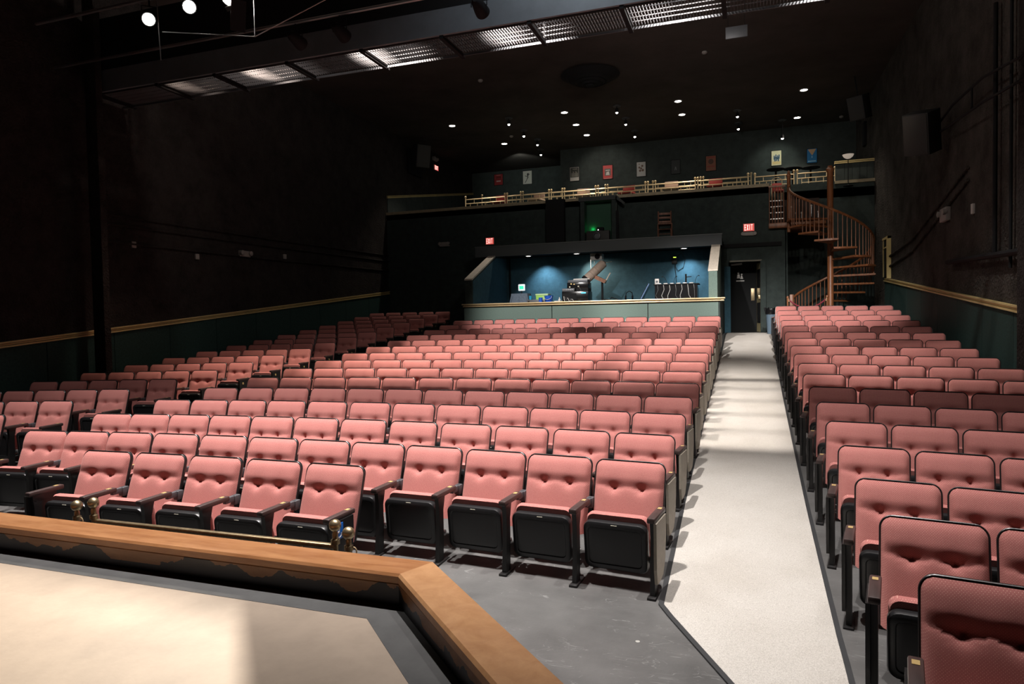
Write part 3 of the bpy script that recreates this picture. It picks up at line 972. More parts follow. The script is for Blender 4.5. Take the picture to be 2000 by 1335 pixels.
# follow spot on a stand
t = thing('follow_spot', 'big tan tubular follow spot aimed up on a stand in booth', 'spotlight', (-3.78, 18.75, 1.395))
ax0, ax1 = Vector((-.42, -.15, 1.55)), Vector((.02, .10, 2.00))
dv = (ax1 - ax0).normalized()
MB().tube([ax0, ax0 + dv * .02, ax0 + dv * .55, ax1, ax1 + dv * .05], [.112, .125, .125, .12, .05], 24).build('tube_housing', M_carton, t)
MB().tube([ax0 - dv * .03, ax0 + dv * .03], .133, 24).build('front_ring', M_black, t)
for q in (.2, .38):
    MB().tube([ax0 + dv * q, ax0 + dv * (q + .012)], .128, 24).build('band', mat('tube_band_%d' % int(q * 100), (.25, .19, .15), .6), t)
MB().bar((-.18, .0, 1.62), (.10, .0, 1.48), .22, .10).build('yoke', M_bwood, t, smooth=False)
MB().bar((.08, -.06, 1.45), (.24, -.06, 1.72), .02, .03).build('handle', M_beige, t, smooth=False)
MB().tube([ax1 + Vector((.0, 0, .06)), ax1 + Vector((.10, 0, .02)), ax1 + Vector((.24, .02, .04))], .010, 6).build('lever', M_steel, t)
MB().cyl((0, 0, .0), (0, 0, 1.5), .03, n=12).build('stand_pole', M_black, t)
MB().lathe([(.30, 0), (.30, .03), (.05, .07), (.03, .08)], n=20).build('stand_base', M_black, t)
# hanging projector
t = thing('video_projector', 'white video projector hung under the booth ceiling', 'projector', (-4.05, 19.4, 3.56))
MB().rbox(-.17, .17, -.15, .15, 0, .19, .02).build('body', M_white, t)
MB().lathe([(.075, -.15), (.075, -.175), (.055, -.18), (.05, -.16)], (.04, 0, .095), 20, 'y').build('lens_barrel', M_black, t)
MB().cyl((0, .05, .19), (0, .05, .22), .03, n=10).build('ceiling_mount', M_black, t)
t.location.z = 3.535
MB().tube([(-.20, .1, .21), (-.21, .1, -.05), (-.20, .1, -.35)], .008, 6).build('cable', M_white, t)
MB().tube([(-.10, .05, .0), (-.07, .03, -.08), (-.13, .02, -.12), (-.08, .02, -.18)], .008, 6).build('cable', M_steel, t)
# monitor speaker on the wall side and small gear
t = onDesk('headphone_set', 'black headphones left lying in the middle of booth desk', 'headphones', -2.95, 18.2)
for q in (-.09, .09):
    MB().lathe([(.05, -.02), (.06, 0), (.05, .02)], (q, 0, .14), 14, 'x').build('ear_cup', M_blackgloss, t)
MB().tube([(-.09, 0, .15), (-.08, 0, .26), (0, 0, .31), (.08, 0, .26), (.09, 0, .15)], .012, 8).build('headband', M_blackgloss, t)
MB().rbox(-.12, .12, -.06, .06, 0, .085, .01).build('stand', M_black, t)
t = onDesk('cable_coil', 'loose black cables between rack and headphones', 'cable', -3.6, 17.9)
for k in range(3):
    MB().tube([(-.25 + .2 * k, .0, .015), (-.15 + .2 * k, -.1, .05 + .05 * k), (.0 + .2 * k, .05, .08), (.12 + .2 * k, -.05, .015)], .012, 6).build('strand', M_frame_black, t)
# tilted screen
t = onDesk('flat_monitor', 'blue-grey flat screen leaning back, seen edge-on, left of console', 'monitor', -2.5, 18.0)
mb = MB().bar((-.12, 0, .02), (.12, 0, .47), .34, .03, (1, 0, 0))
mb.build('screen', M_screen_blue, t, smooth=False)
MB().bar((-.14, .0, .03), (.09, .0, .46), .30, .02, (1, 0, 0)).build('back_cover', M_blackgloss, t, smooth=False)
MB().box(-.16, .12, -.12, .12, 0, .02).build('foot', M_black, t, smooth=False)
# lighting console
t = onDesk('lighting_console', 'wide black mixing console with white cables hanging down', 'console', -1.70, 18.1)
MB().prism([(-.28, 0), (.3, 0), (.3, .30), (-.28, .42)], -.53, .53, 'x').build('case', M_blackgloss, t, smooth=False)
MB().box(-.56, .56, -.30, .3, .42, .445).build('top_ledge', M_black, t, smooth=False)
for k in range(7):
    x = -.46 + .15 * k
    MB().tube([(x, -.29, .43), (x + .02, -.32, .30), (x + rnd.uniform(-.05, .08), -.31, .15), (x + rnd.uniform(-.05, .12), -.31, .01)], .006, 6).build('cable', M_white if k % 3 else M_steel, t)
for k in range(6):
    x = -.42 + .16 * k
    MB().rbox(x - .05, x + .05, -.25, -.12, .445, .47, .004).build('paper_label', M_white if k % 2 else M_steel, t)
t = onDesk('small_speaker', 'small white speaker box standing on the console left end', 'speaker', -2.24, 18.0, 0, ZD + .445)
t.location.x = -2.19
MB().rbox(-.055, .055, -.05, .05, 0, .15, .01).build('cabinet', M_white, t)
MB().lathe([(.03, -.052), (.03, -.05)], (0, 0, .075), 14, 'y').build('driver', M_grey_metal, t)
t = onDesk('microphone_stand', 'short black microphone stand on the console right half', 'stand', -1.48, 18.2, 0, ZD + .445)
MB().cyl((0, 0, 0), (0, 0, .26), .022, n=10).build('pole', M_black, t)
MB().bar((-.02, 0, .18), (.14, 0, .19), .02, .02).build('arm', M_black, t, smooth=False)
MB().lathe([(.06, 0), (.06, .015), (.02, .02)], n=14).build('base', M_black, t)
for k, (x, dx) in enumerate(((-1.95, -.06), (-1.78, .04), (-1.25, .05))):
    t = onDesk('gooseneck_lamp', ['leftmost', 'middle', 'rightmost'][k] + ' thin gooseneck lamp rising from console', 'lamp', x, 18.1, 0, ZD + .445, 'console goosenecks')
    MB().tube([(0, 0, 0), (dx * .3, 0, .1), (dx, 0, .18), (dx * 1.8, -.02, .21)], .006, 6).build('neck', M_frame_black, t)
    MB().cyl((dx * 1.8, -.02, .205), (dx * 2.2, -.03, .195), .012, n=8).build('lamp_head', M_frame_black, t)
t = thing('wall_control_box', 'black wall box with yellow-green light and looping cable', 'control box', (-1.93, 19.93, 3.38))
MB().rbox(-.075, .075, -.06, 0, 0, .2, .006).build('case', M_frame_black, t)
MB().box(-.03, .05, -.064, -.06, .165, .19).build('status_light', M_yellow_led, t, smooth=False)
MB().tube([(.06, -.02, .20), (.2, -.02, .30), (.30, -.02, .10), (.24, -.02, -.12), (.10, -.02, -.20), (.04, -.02, -.10), (.02, -.02, 0)], .007, 6).build('cable', M_frame_black, t)
MB().tube([(0, -.02, 0), (.04, -.02, -.3), (.06, -.02, -.75)], .006, 6).build('cable', M_frame_black, t)

# ------------------------------------------------------------------ projection window, chair on the booth roof
t = thing('projection_window', 'dark projection booth window glowing faintly green above the booth', 'window', (-4.02, 20.0, 4.055))
MB().box(-.56, -.44, -.35, .0, 0, 1.22).build('frame_post', M_backwall, t, smooth=False)
MB().box(.36, .48, -.35, .0, 0, 1.22).build('frame_post', M_backwall, t, smooth=False)
MB().box(-.60, .52, -.40, .0, 1.22, 1.34).build('frame_header', mat('grey_header', (.04, .045, .045), .7), t, smooth=False)
MB().prism([(.50, 1.33), (.74, 1.12), (.72, 1.06), (.48, 1.24)], -.40, -.28, 'y').build('hood_arm', MATS['grey_header'], t, smooth=False)
MB().box(-.44, .36, -.02, .0, 0, 1.22).build('back_panel', mat('bottle_green_panel', (.03, .09, .055), .8), t, smooth=False)
MB().box(.48, .56, -.33, -.27, 0, .9).build('cable_duct', M_black, t, smooth=False)
t = thing('film_projector', 'dark film projector inside the projection window', 'projector', (-4.02, 19.78, 4.055))
MB().rbox(-.40, .28, -.12, .12, 0, .36, .02).build('body', mat('projector_grey', (.035, .032, .03), .6), t)
MB().lathe([(.11, -.12), (.11, -.19), (.08, -.20), (.07, -.16)], (-.08, 0, .20), 20, 'y').build('lens', M_grey_metal, t)
MB().rbox(-.10, .10, -.08, .08, .36, .46, .01).build('lamp_house', M_black, t)
MB().lathe([(.012, -.085), (.012, -.08)], (-.05, 0, .385), 10, 'y').build('pilot_light', M_glow_dim, t)
gl = bpy.data.lights.new('green_pilot', 'POINT')
gl.energy = .55
gl.color = (.02, 1, .25)
gl.shadow_soft_size = .03
go = bpy.data.objects.new('green_pilot', gl)
C.objects.link(go)
go.location = (-4.28, 19.94, 4.50)

t = thing('ladder_back_chair', 'brown wooden ladder-back chair standing on the booth roof', 'chair', (-2.15, 19.55, 4.055), .12)
for sx in (-.17, .17):
    MB().tube([(sx, .14, 0), (sx, .14, .40), (sx * 1.02, .20, .80)], .017, 8).build('leg', M_chairwood, t)
    MB().tube([(sx * 1.1, -.16, 0), (sx * 1.1, -.16, .40)], .017, 8).build('leg', M_chairwood, t)
MB().rbox(-.20, .20, -.19, .16, .385, .415, .01).build('seat', M_chairwood, t)
for z in (.50, .62, .73):
    MB().rbox(-.165, .165, .155 + (z - .4) * .12, .175 + (z - .4) * .12, z - .03, z + .03, .006).build('slat', M_chairwood, t)
for z in (.12, .25):
    MB().cyl((-.18, -.16, z), (.18, -.16, z), .009, n=8).build('stretcher', M_chairwood, t)
    for sx in (-.178, .178):
        MB().cyl((sx, -.16, z), (sx, .14, z), .009, n=8).build('stretcher', M_chairwood, t)


# ------------------------------------------------------------------ exit signs, emergency lights, door
def letters_exit(w, h):
    mb = MB()
    cw = w / 4.6
    x0 = -w / 2
    s = cw * .24
    y0, y1 = -.004, 0
    # E
    mb.box(x0, x0 + s, y0, y1, 0, h)
    for z in (0, (h - s) / 2, h - s):
        mb.box(x0, x0 + cw * .85, y0, y1, z, z + s)
    # X
    x = x0 + cw * 1.12
    e = cw * 1.05
    mb.prism([(x, 0), (x + s * 1.15, 0), (x + e, h), (x + e - s * 1.15, h)], y0, y1, 'y')
    mb.prism([(x + e - s * 1.15, 0), (x + e, 0), (x + s * 1.15, h), (x, h)], y0 - .0005, y1, 'y')
    # I
    x = x0 + cw * 2.65
    mb.box(x, x + s, y0, y1, 0, h)
    # T
    x = x0 + cw * 3.35
    mb.box(x, x + cw * 1.15, y0, y1, h - s, h)
    mb.box(x + cw * .575 - s / 2, x + cw * .575 + s / 2, y0, y1, 0, h)
    return mb


def exit_sign(loc, rz, label, w=.30, h=.21, ballast=False):
    t = thing('exit_sign', label, 'exit sign', loc, rz, 'exit signs')
    MB().rbox(-w / 2, w / 2, -.05, 0, 0, h, .008).build('housing', M_offwhite, t)
    MB().box(-w / 2 + .012, w / 2 - .012, -.055, -.05, .012, h - .012).build('face', M_exit_red, t, smooth=False)
    o = letters_exit(w * .72, h * .70).build('lettering', M_exit_letter, t, smooth=False)
    o.location = (0, -.056, h * .15)
    if ballast:
        MB().rbox(-w * .52, w * .52, -.07, 0, -.115, -.015, .02).build('battery_box', M_offwhite, t)
        for sx in (-1, 1):
            MB().lathe([(.05, -.075), (.045, -.085), (.02, -.09)], (sx * w * .52, 0, -.06), 14, 'y').build('emergency_lamp', M_offwhite, t)
    return t


exit_sign((-7.54, 20.0, 4.22), 0, 'red glowing exit sign above the booth left end', .28, .22)
exit_sign((.07, 20.0, 4.18), 0, 'red glowing exit sign with lamp heads above rear door', .30, .22, True)
exit_sign((XL + .0, 23.8, 7.58), R(-90) + PI, 'small red exit sign high on the left balcony wall', .36, .2)


def emergency(loc, rz, label, w=.34, h=.14, heads=True):
    t = thing('emergency_light', label, 'emergency light', loc, rz, 'emergency lights')
    MB().rbox(-w / 2, w / 2, -.08, 0, 0, h, .012).build('battery_box', M_offwhite, t)
    for sx in (-1, 1):
        MB().lathe([(.05, -.06), (.055, -.12), (.03, -.13)], (sx * w * .42, 0, h * .62), 14, 'y').build('lamp_head', M_offwhite, t)
    return t


emergency((-9.08, 20.0, 4.24), 0, 'grey emergency light on rear wall, left of exit sign')
emergency((XL, 13.15, 3.46), R(90), 'off-white emergency light halfway along the left wall')
emergency((XR, 14.2, 3.50), R(-90), 'large grey emergency light on right stucco wall', .42, .24)
emergency((XL, 23.7, 7.92), R(90), 'dim emergency light above the left balcony exit sign')
single(MB().rbox(XR - .04, XR, 12.63, 12.72, 3.42, 3.58, .006), 'outlet_box', M_white, 'small white switch plate on right stucco wall', 'outlet')
for k, (y, z) in enumerate(((10.1, 3.45), (11.7, 3.35), (14.65, 3.59))):
    single(MB().rbox(XL, XL + .04, y - .05, y + .05, z - .06, z + .06, .008), 'outlet_box', M_offwhite, ['nearest', 'middle', 'farthest'][k] + ' of three small pale boxes on left wall', 'outlet')

struct(MB().box(-.58, -.42, 19.92, 20.25, 1.395, 3.24).build('trim_7', M_teal, smooth=False), 'door jamb left of the rear doorway, coloured teal for spilled blue light')  # teal colour stands in for blue lamp spill on the jamb
struct(MB().box(.37, .50, 19.92, 20.25, 1.395, 3.37).build('trim_8', M_backwall, smooth=False), 'dark door jamb right of the rear doorway')
dr = struct(MB().box(-.47, .33, 20.85, 20.90, 1.395, 3.46).build('door_1', mat('black_door', (.007, .008, .0085), .75, spec=.2), smooth=False), 'black restroom door with pictogram and push plate')
MB().rbox(.12, .22, 20.84, 20.85, 2.30, 2.65, .003).build('push_plate', M_oldbrass, dr)
MB().bar((-.42, 20.82, 3.34), (-.12, 20.80, 3.36), .04, .05).build('door_closer', M_offwhite, dr, smooth=False)
pg = MB()
pg.lathe([(.028, -.01), (.028, 0)], (-.22, 20.85, 3.10), 12, 'y').prism([(-.26, 2.95), (-.18, 2.95), (-.19, 3.06), (-.25, 3.06)], 20.84, 20.85, 'y')
pg.lathe([(.022, -.01), (.022, 0)], (-.13, 20.85, 3.06), 12, 'y').prism([(-.17, 2.93), (-.09, 2.93), (-.12, 3.03), (-.15, 3.03)], 20.84, 20.85, 'y')
pg.box(-.28, -.06, 20.843, 20.85, 2.86, 2.89)
pg.build('pictogram', M_white, dr, smooth=False)
d2 = struct(MB().box(0, .05, 0, .80, 0, 1.94).build('door_2', mat('cream_door', (.42, .36, .20), .5), smooth=False), 'cream door leaf with dark panes, standing open')
d2.location = (.37, 20.02, 1.41)
d2.rotation_euler = (0, 0, R(7))
for z0, z1 in ((.25, .82), (.95, 1.75)):
    MB().box(-.008, .0, .10, .70, z0, z1).build('pane', M_blackgloss, d2, smooth=False)
MB().rbox(-.05, .0, .06, .14, .92, 1.02, .006).build('door_handle', M_brass, d2)
struct(MB().box(-.44, .40, 19.96, 20.0, 3.36, 3.40).build('trim_9', mat('pale_lintel', (.16, .15, .11), .6), smooth=False), 'thin pale lintel above the rear doorway')
struct(MB().box(-.62, .9, 19.93, 20.0, 3.76, 3.86).build('trim_10', M_black, smooth=False), 'black ledge above the rear doorway')

# trash can
t = thing('trash_can', 'blue-grey bin with black liner behind the last right row', 'trash can', (.60, 18.75, 1.395))
MB().lathe([(.10, 0), (.105, 0.01), (.135, .60), (.13, .60)], n=20).build('bin_body', mat('blue_grey_bin', (.10, .15, .20), .5), t)
MB().lathe([(.14, .50), (.15, .52), (.158, .60), (.15, .64), (.12, .65), (.11, .58)], n=14).build('bin_liner', M_blackgloss, t)
for k in range(4):
    a = 2.2 + k * .9
    MB().tube([(.13 * math.cos(a), .13 * math.sin(a), .62), (.16 * math.cos(a + .2), .16 * math.sin(a + .2), .66), (.15 * math.cos(a + .4), .15 * math.sin(a + .4), .55)], [.02, .03, .01], 6).build('liner_fold', M_blackgloss, t)

# framed glazed opening in the right wall, near the stair
t = struct(MB().box(3.36, 3.41, 19.35, 19.95, 2.78, 3.76).build('window_1', M_blackgloss, smooth=False), 'dark glazed opening with gold frame on right wall')
fr = MB().box(3.33, 3.43, 19.28, 19.37, 2.74, 3.80).box(3.35, 3.43, 19.90, 19.98, 2.80, 3.80).box(3.34, 3.43, 19.28, 19.98, 3.74, 3.80)
fr.build('window_frame', M_gold, t, smooth=False)
MB().box(3.345, 3.36, 19.37, 19.90, 3.52, 3.55).build('glazing_bar', M_gold, t, smooth=False)

# ------------------------------------------------------------------ spiral stair
SC = Vector((2.05, 19.38, 0))
ZL, ZF, RS = 4.35, 1.395, 1.04
t = thing('spiral_stair', 'brown wooden spiral staircase up to the balcony', 'staircase', (SC.x, SC.y, ZF))
MB().lathe([(.11, 0), (.11, .10), (.075, .14), (.075, .55), (.10, .58), (.10, .64), (.075, .68), (.075, 4.12), (.10, 4.15), (.10, 4.2), (.07, 4.23), (.05, 4.28)], n=20).build('center_pole', M_bwood, t)
NT = 14
A_TOP, A_SPAN = R(172), R(345)
H = ZL - ZF
DA = A_SPAN / NT


def za(a):
    return H * (1 - (a - A_TOP) / A_SPAN)


for k in range(NT):
    a0 = A_TOP + k * DA - .04
    a1 = A_TOP + (k + 1) * DA + .06
    z = H - (k + .0) * H / NT
    poly = [(.05 * math.cos(a0), .05 * math.sin(a0))] + [(RS * math.cos(a0 + (a1 - a0) * q / 4), RS * math.sin(a0 + (a1 - a0) * q / 4)) for q in range(5)] + [(.05 * math.cos(a1), .05 * math.sin(a1))]
    tr = MB().prism(poly, z - .045, z).build('tread', M_bwood, t, smooth=False)
    for q in range(4):
        a = A_TOP + (k + (q + .5) / 4) * DA
        MB().cyl(((RS - .05) * math.cos(a), (RS - .05) * math.sin(a), z - .01), ((RS - .05) * math.cos(a), (RS - .05) * math.sin(a), za(a) + .86), .0115, n=6).build('baluster', M_bwood, tr)
pts = []
for k in range(57):
    a = A_TOP - .05 + (A_SPAN + .05) * k / 56
    pts.append(((RS - .05) * math.cos(a), (RS - .05) * math.sin(a), za(a) + .88))
MB().tube(pts, .032, 8).build('handrail', M_bwood, t)
ab = A_TOP + A_SPAN
MB().rbox((RS - .05) * math.cos(ab) - .05, (RS - .05) * math.cos(ab) + .05, (RS - .05) * math.sin(ab) - .05, (RS - .05) * math.sin(ab) + .05, 0, 1.02, .01).build('newel_post', M_bwood, t)
ab = A_TOP
MB().lathe([(.045, ZL - ZF - .3), (.045, 4.10), (.06, 4.12), (.06, 4.16), (.03, 4.2), (.035, 4.24), (.01, 4.27)], ((RS - .05) * math.cos(ab), (RS - .05) * math.sin(ab), 0), 14).build('newel_post', M_bwood, t)
# landing with balustrade, steps up to balcony
t = thing('stair_landing', 'wooden landing with balustrade left of the spiral stair top', 'landing', (1.0, 20.1, ZL))
MB().rbox(-.42, 1.0, -.30, 1.1, -.13, 0, .006).build('deck', M_bwood, t)
for k in range(6):
    MB().cyl((-.40 + .072 * k, -.27, 0), (-.40 + .072 * k, -.27, .98), .012, n=6).build('baluster', M_bwood, t)
MB().bar((-.42, -.27, .98), (0, -.27, .98), .06, .04).build('handrail', M_bwood, t, smooth=False)
for k in range(4):
    MB().box(-.40, .95, .35 + .22 * k, 1.45, .0 + .20 * k, .20 + .20 * k).build('step', mat('stair_carpet_%d' % k, (.05, .035, .03), .9) if k == 0 else MATS['stair_carpet_0'], t, smooth=False)
    MB().box(-.40, -.01, .335 + .22 * k, .36 + .22 * k, .18 + .20 * k, .205 + .20 * k).build('nosing', M_steel, t, smooth=False)
for k, (x, y, z) in enumerate(((-.27, .45, .2), (.20, .45, .2), (.30, .30, .0), (.44, .30, .0), (.86, .30, .0), (.70, .45, .2))):
    g = thing('step_light', ORD[k] + ' slim pale step light post on landing steps, from the left', 'light', (1.0 + x, 20.1 + y, ZL + z), 0, 'step lights')
    MB().cyl((0, 0, 0), (0, 0, .30), .010, n=6).build('post', M_steel, g)
    MB().lathe([(.018, .29), (.022, .31), (.012, .335)], n=8).build('cap', M_glow_dim if 0 else M_white, g)
g = thing('landing_chair', 'red upholstered chair with arched brass back at the landing', 'chair', (.88, 21.33, ZL + .80), .2)
g.scale = (.85, .85, .66)
MB().rbox(-.17, .17, -.17, .17, .40, .50, .03).build('seat', M_red_uph, g)
MB().rbox(-.16, .16, .13, .18, .50, .84, .03).build('backrest', M_red_uph, g)
MB().tube([(-.17, .17, 0), (-.17, .17, .92)] + [(-.17 * math.cos(a), .17, .92 + .17 * math.sin(a)) for a in [PI * k / 8 for k in range(1, 8)]] + [(.17, .17, .92), (.17, .17, 0)], .011, 8).build('back_frame', M_brass, g)
for sx in (-.15, .15):
    MB().cyl((sx, -.15, 0), (sx, -.15, .41), .012, n=8).build('leg', M_brass, g)
g = thing('velvet_rope', 'maroon velvet rope slung across the foot of spiral stair', 'rope', (1.42, 18.38, 0))
MB().tube([(-.42 + .84 * k / 12, 0, 2.24 - .20 * (1 - ((k - 6) / 6) ** 2)) for k in range(13)], .018, 8).build('cord', M_rope, g)
for sx in (-.42, .42):
    MB().cyl((sx, 0, 2.20), (sx * 1.05, 0, 2.28), .018, n=8).build('hook', M_brass, g)
single(MB().lathe([(.05, 1.395), (.05, 1.41), (.03, 1.43), (.022, 1.45), (.022, 2.28), (.035, 2.29), (.02, 2.34)], (.97, 18.38, 0), 14), 'rope_post', M_bwood, 'short wooden post holding the velvet rope left end', 'post')
single(MB().lathe([(.05, 1.395), (.05, 1.41), (.03, 1.43), (.022, 1.45), (.022, 2.28), (.035, 2.29), (.02, 2.34)], (1.87, 18.38, 0), 14), 'rope_post', M_bwood, 'short wooden post holding the velvet rope right end', 'post')

# ------------------------------------------------------------------ ceiling fixtures
DL = [(-8.96, 20.48), (-5.23, 20.49), (1.56, 21.04), (-1.86, 20.71), (-1.87, 22.11), (-5.21, 21.92), (-5.16, 23.28), (-8.16, 23.26), (1.57, 23.88)]
DN = ['leftmost recessed ceiling downlight', 'nearest downlight of the column of three left of centre', 'nearest downlight at the right of ceiling', 'upper of a close pair of downlights right of centre',
      'lower of a close pair of downlights right of centre', 'middle downlight of the column of three left of centre', 'farthest downlight of the column of three left of centre',
      'low recessed downlight near the left balcony', 'farther of two recessed downlights at the right']
for k, (x, y) in enumerate(DL):
    t = thing('downlight', DN[k], 'ceiling light', (x, y, ZC), 0, 'ceiling downlights')
    MB().lathe([(.13, 0), (.13, -.015), (.10, -.02), (.095, 0)], n=20).build('trim_ring', M_offwhite, t)
    MB().lathe([(.088, -.004), (.088, -.012)], n=20).build('lens', M_glow_white, t)
    spot('downlight_lamp', (x, y, ZC - .04), (x, y, 0), 190, 95, .7, (1, .88, .74), .05)
TS = [(-7.0, 20.41, 1), (-6.99, 21.9, 1), (-6.9, 23.17, 0), (-3.62, 20.49, 0), (-3.58, 21.84, 0), (-3.54, 23.43, 1), (-.23, 22.34, 0), (-.22, 23.81, 1), (1.13, 24.0, 1), (-7.2, 24.6, 0)]
TN = ['bright track spot, nearest of the left line', 'bright track spot, second of the left line', 'dim track spot, third of the left line', 'dim track spot, nearest of the middle line', 'dim track spot, second of the middle line',
      'bright track spot, last of the middle line', 'dim track spot, nearer of the right pair', 'bright track spot, farther of the right pair', 'bright spot shining on the cream poster', 'faint track spot low above the white figure poster']
for k, (x, y, on) in enumerate(TS):
    t = thing('track_spot', TN[k], 'spotlight', (x, y, ZC), 0, 'track spots')
    zt = -.20
    if k == 8:
        zt = -.62 + .02
    MB().lathe([(.12, 0), (.12, -.02), (.03, -.03)], n=16).build('canopy', M_grey_metal, t)
    MB().cyl((0, 0, -.02), (0, 0, zt + .1), .012, n=8).build('stem', M_black, t)
    MB().lathe([(.03, zt + .12), (.045, zt + .10), (.05, zt), (.044, zt), (.03, zt + .03)], n=16).build('lamp_head', M_black, t)
    sph = [(.040 * math.sin(PI * q / 6) + .0005, zt - .015 - .040 * math.cos(PI * q / 6) + .02) for q in range(7)]
    MB().lathe(sph, n=12).build('bulb', M_glow_small if on else M_glow_dim, t)
for (x, y, tgt, p, c) in ((1.13, 23.95, (.98, 25, 7.0), 26, (.95, 1, .88)), (-5.2, 23.2, (-4.8, 25, 6.9), 40, (1, .9, .78)), (-8.1, 24.5, (-8.5, 27.5, 7.7), 40, (.9, 1, .92))):
    spot('poster_lamp', (x, y, 7.55 if p == 26 else 7.9), tgt, p, 85, .7, c, .04)
for k, (x, y, lab) in enumerate(((-6.57, 16.92, 'smoke detector left of the round ceiling diffuser'), (-.91, 17.14, 'smoke detector right of the round ceiling diffuser'), (-7.6, 22.4, 'tiny smoke detector near the low left downlight'), (2.9, 24.3, 'smoke detector high at right above the torchiere'))):
    single(MB().lathe([(.06, 0), (.065, -.03), (.04, -.055), (.001, -.06)], (x, y, ZC), 16), 'smoke_detector', M_offwhite, lab, 'smoke detector', 'smoke detectors')
t = thing('air_diffuser', 'big round black air diffuser on the ceiling', 'vent', (-3.78, 17.55, ZC - .03))
for k, (r0, z) in enumerate(((.74, 0), (.60, -.10), (.45, -.18), (.28, -.25))):
    MB().lathe([(r0, -.01 + z * .5), (r0 + .02, -.02 + z * .5), (r0 * .72, z * .5 - .14), (r0 * .70, z * .5 - .13)], n=36).build('cone_ring', M_black, t)
MB().lathe([(.10, -.0), (.10, -.30), (.02, -.32)], n=20).build('core', M_black, t)
t = thing('hanging_panel', 'small grey panel hanging from the ceiling behind the bridge', 'panel', (-.15, 14.0, 7.2))
MB().rbox(-.20, .20, -.02, .02, 0, .22, .004).build('board', M_grey_metal, t)
for sx in (-.15, .15):
    MB().cyl((sx, 0, .22), (sx, 0, .98), .004, n=6).build('wire', M_black, t)

# ------------------------------------------------------------------ lighting bridge
br = thing('lighting_bridge', 'steel lighting bridge with grating floor spanning the auditorium', 'catwalk', (0, 0, 0))
M_bridge = mat('bridge_steel', (.16, .18, .20), .55, .2, noise=(2, .15))
MB().box(XL + .02, XR - .02, 9.20, 9.25, 6.03, 6.40).build('front_fascia', M_bridge, br, smooth=False)
MB().box(XL + .02, XR - .02, 9.215, 9.235, 6.40, 7.30).build('light_block', M_black, br, smooth=False)  # added sheet that stops the bridge lamps shining forward
MB().box(XL + .02, XR - .02, 9.25, 9.30, 6.02, 6.06).build('front_angle', M_black, br, smooth=False)
MB().box(XL + .02, XR - .02, 9.975, 9.995, 6.00, 6.035).build('back_beam', M_grey_metal, br, smooth=False)
cx = [-10.9, -9.53, -8.30, -6.87, -5.52, -4.18, -2.84, -1.55, -.26, 1.03, 2.35, 3.38]
M_grate = mat('galvanised_grating', (.085, .085, .09), .6, .2)
for k, x in enumerate(cx):
    MB().box(x - .03, x + .03, 9.22, 10.06, 5.985, 6.035).build('cross_bar', M_black, br, smooth=False)
for k, (a, b2) in enumerate(zip(cx, cx[1:])):
    g = MB()
    n = int((b2 - a - .06) / .042)
    for q in range(n):
        x = a + .04 + q * .042
        g.box(x, x + .005, 9.30, 9.97, 6.04, 6.065)
    for y in (9.42, 9.56, 9.70, 9.84):
        g.box(a + .03, b2 - .03, y, y + .006, 6.045, 6.06)
    g.build('grating', M_grate, br, smooth=False)
for k, x in enumerate(cx[1:-1]):
    MB().cyl((x, 10.0, 6.08), (x, 10.0, 7.0), .02, n=8).build('rail_post', M_black, br)
MB().cyl((XL + .05, 10.0, 7.0), (XR - .05, 10.0, 7.0), .022, n=8).build('handrail', M_black, br)
single(MB().cyl((XL + .05, 8.62, 6.30), (XR - .05, 8.62, 6.30), .024, n=10), 'lamp_pipe', M_steel, 'steel lamp pipe in front of the lighting bridge', 'pipe')


def par_can(loc, aim, label, lens=None, length=.32, r=.095):
    t = thing('stage_lamp', label, 'stage lamp', loc, 0, 'stage lamps')
    d = (Vector(aim) - Vector(loc)).normalized()
    P0 = Vector((0, 0, 0))
    MB().tube([P0 - d * length, P0 - d * length * .85, P0 - d * length * .25, P0], [r * .35, r * .7, r * .95, r], 18, caps=True).build('housing', M_black, t)
    if lens:
        MB().tube([P0 + d * .002, P0 + d * .008], r * .86, 18).build('lens', lens, t)
    yk = MB()
    sd = d.cross(Vector((0, 0, 1))).normalized()
    c0 = P0 - d * length * .5
    yk.tube([c0 + sd * r * 1.1, c0 + sd * r * 1.1 + Vector((0, 0, .16)), c0 - sd * r * 1.1 + Vector((0, 0, .16)), c0 - sd * r * 1.1], .008, 6)
    yk.tube([c0 + Vector((0, 0, .16)), c0 + Vector((0, 0, .26))], .012, 6)
    yk.build('yoke', M_black, t)
    return t


LP = [(-7.32, 7.0, 5.86), (-6.65, 7.0, 5.91), (-6.02, 7.0, 5.92)]
for k, p in enumerate(LP):
    t_lamp = par_can(p, (-1.2 - .3 * k, 0, 1.6), ['leftmost', 'middle', 'rightmost'][k] + ' of the glaring stage lamps at the top left', M_glow_stage, .34, .085 if k < 2 else .10)
single(MB().cyl((-9.5, 7.12, 6.19), (2.0, 7.12, 6.19), .024, n=10), 'lamp_pipe', M_steel, 'lamp pipe that carries the glaring stage lamps', 'pipe')
for k, (a, b2) in enumerate((((-7.28, 7.1, 6.18), (-7.24, 7.1, 5.36)), ((-5.74, 7.1, 6.18), (-5.74, 7.1, 5.44)), ((-7.2, 7.1, 5.72), (-5.74, 7.1, 5.44)), ((-5.74, 7.1, 5.44), (-4.6, 7.1, 5.75)))):
    single(MB().cyl(a, b2, .006, n=6), 'rigging_wire', M_steel, ['vertical rigging wire below the leftmost stage lamp', 'vertical rigging wire right of the glaring lamps', 'slanting rigging wire under the stage lamps', 'slanting rigging wire rising to the right of lamps'][k], 'wire')
for k, x in enumerate((-6.25, -5.5, -3.35)):
    par_can((x, 8.77, 6.035), (x - .2, 20, 4.0), ['left', 'middle', 'right'][k] + ' dark unlit lamp hung before the bridge', None, .30, .10)

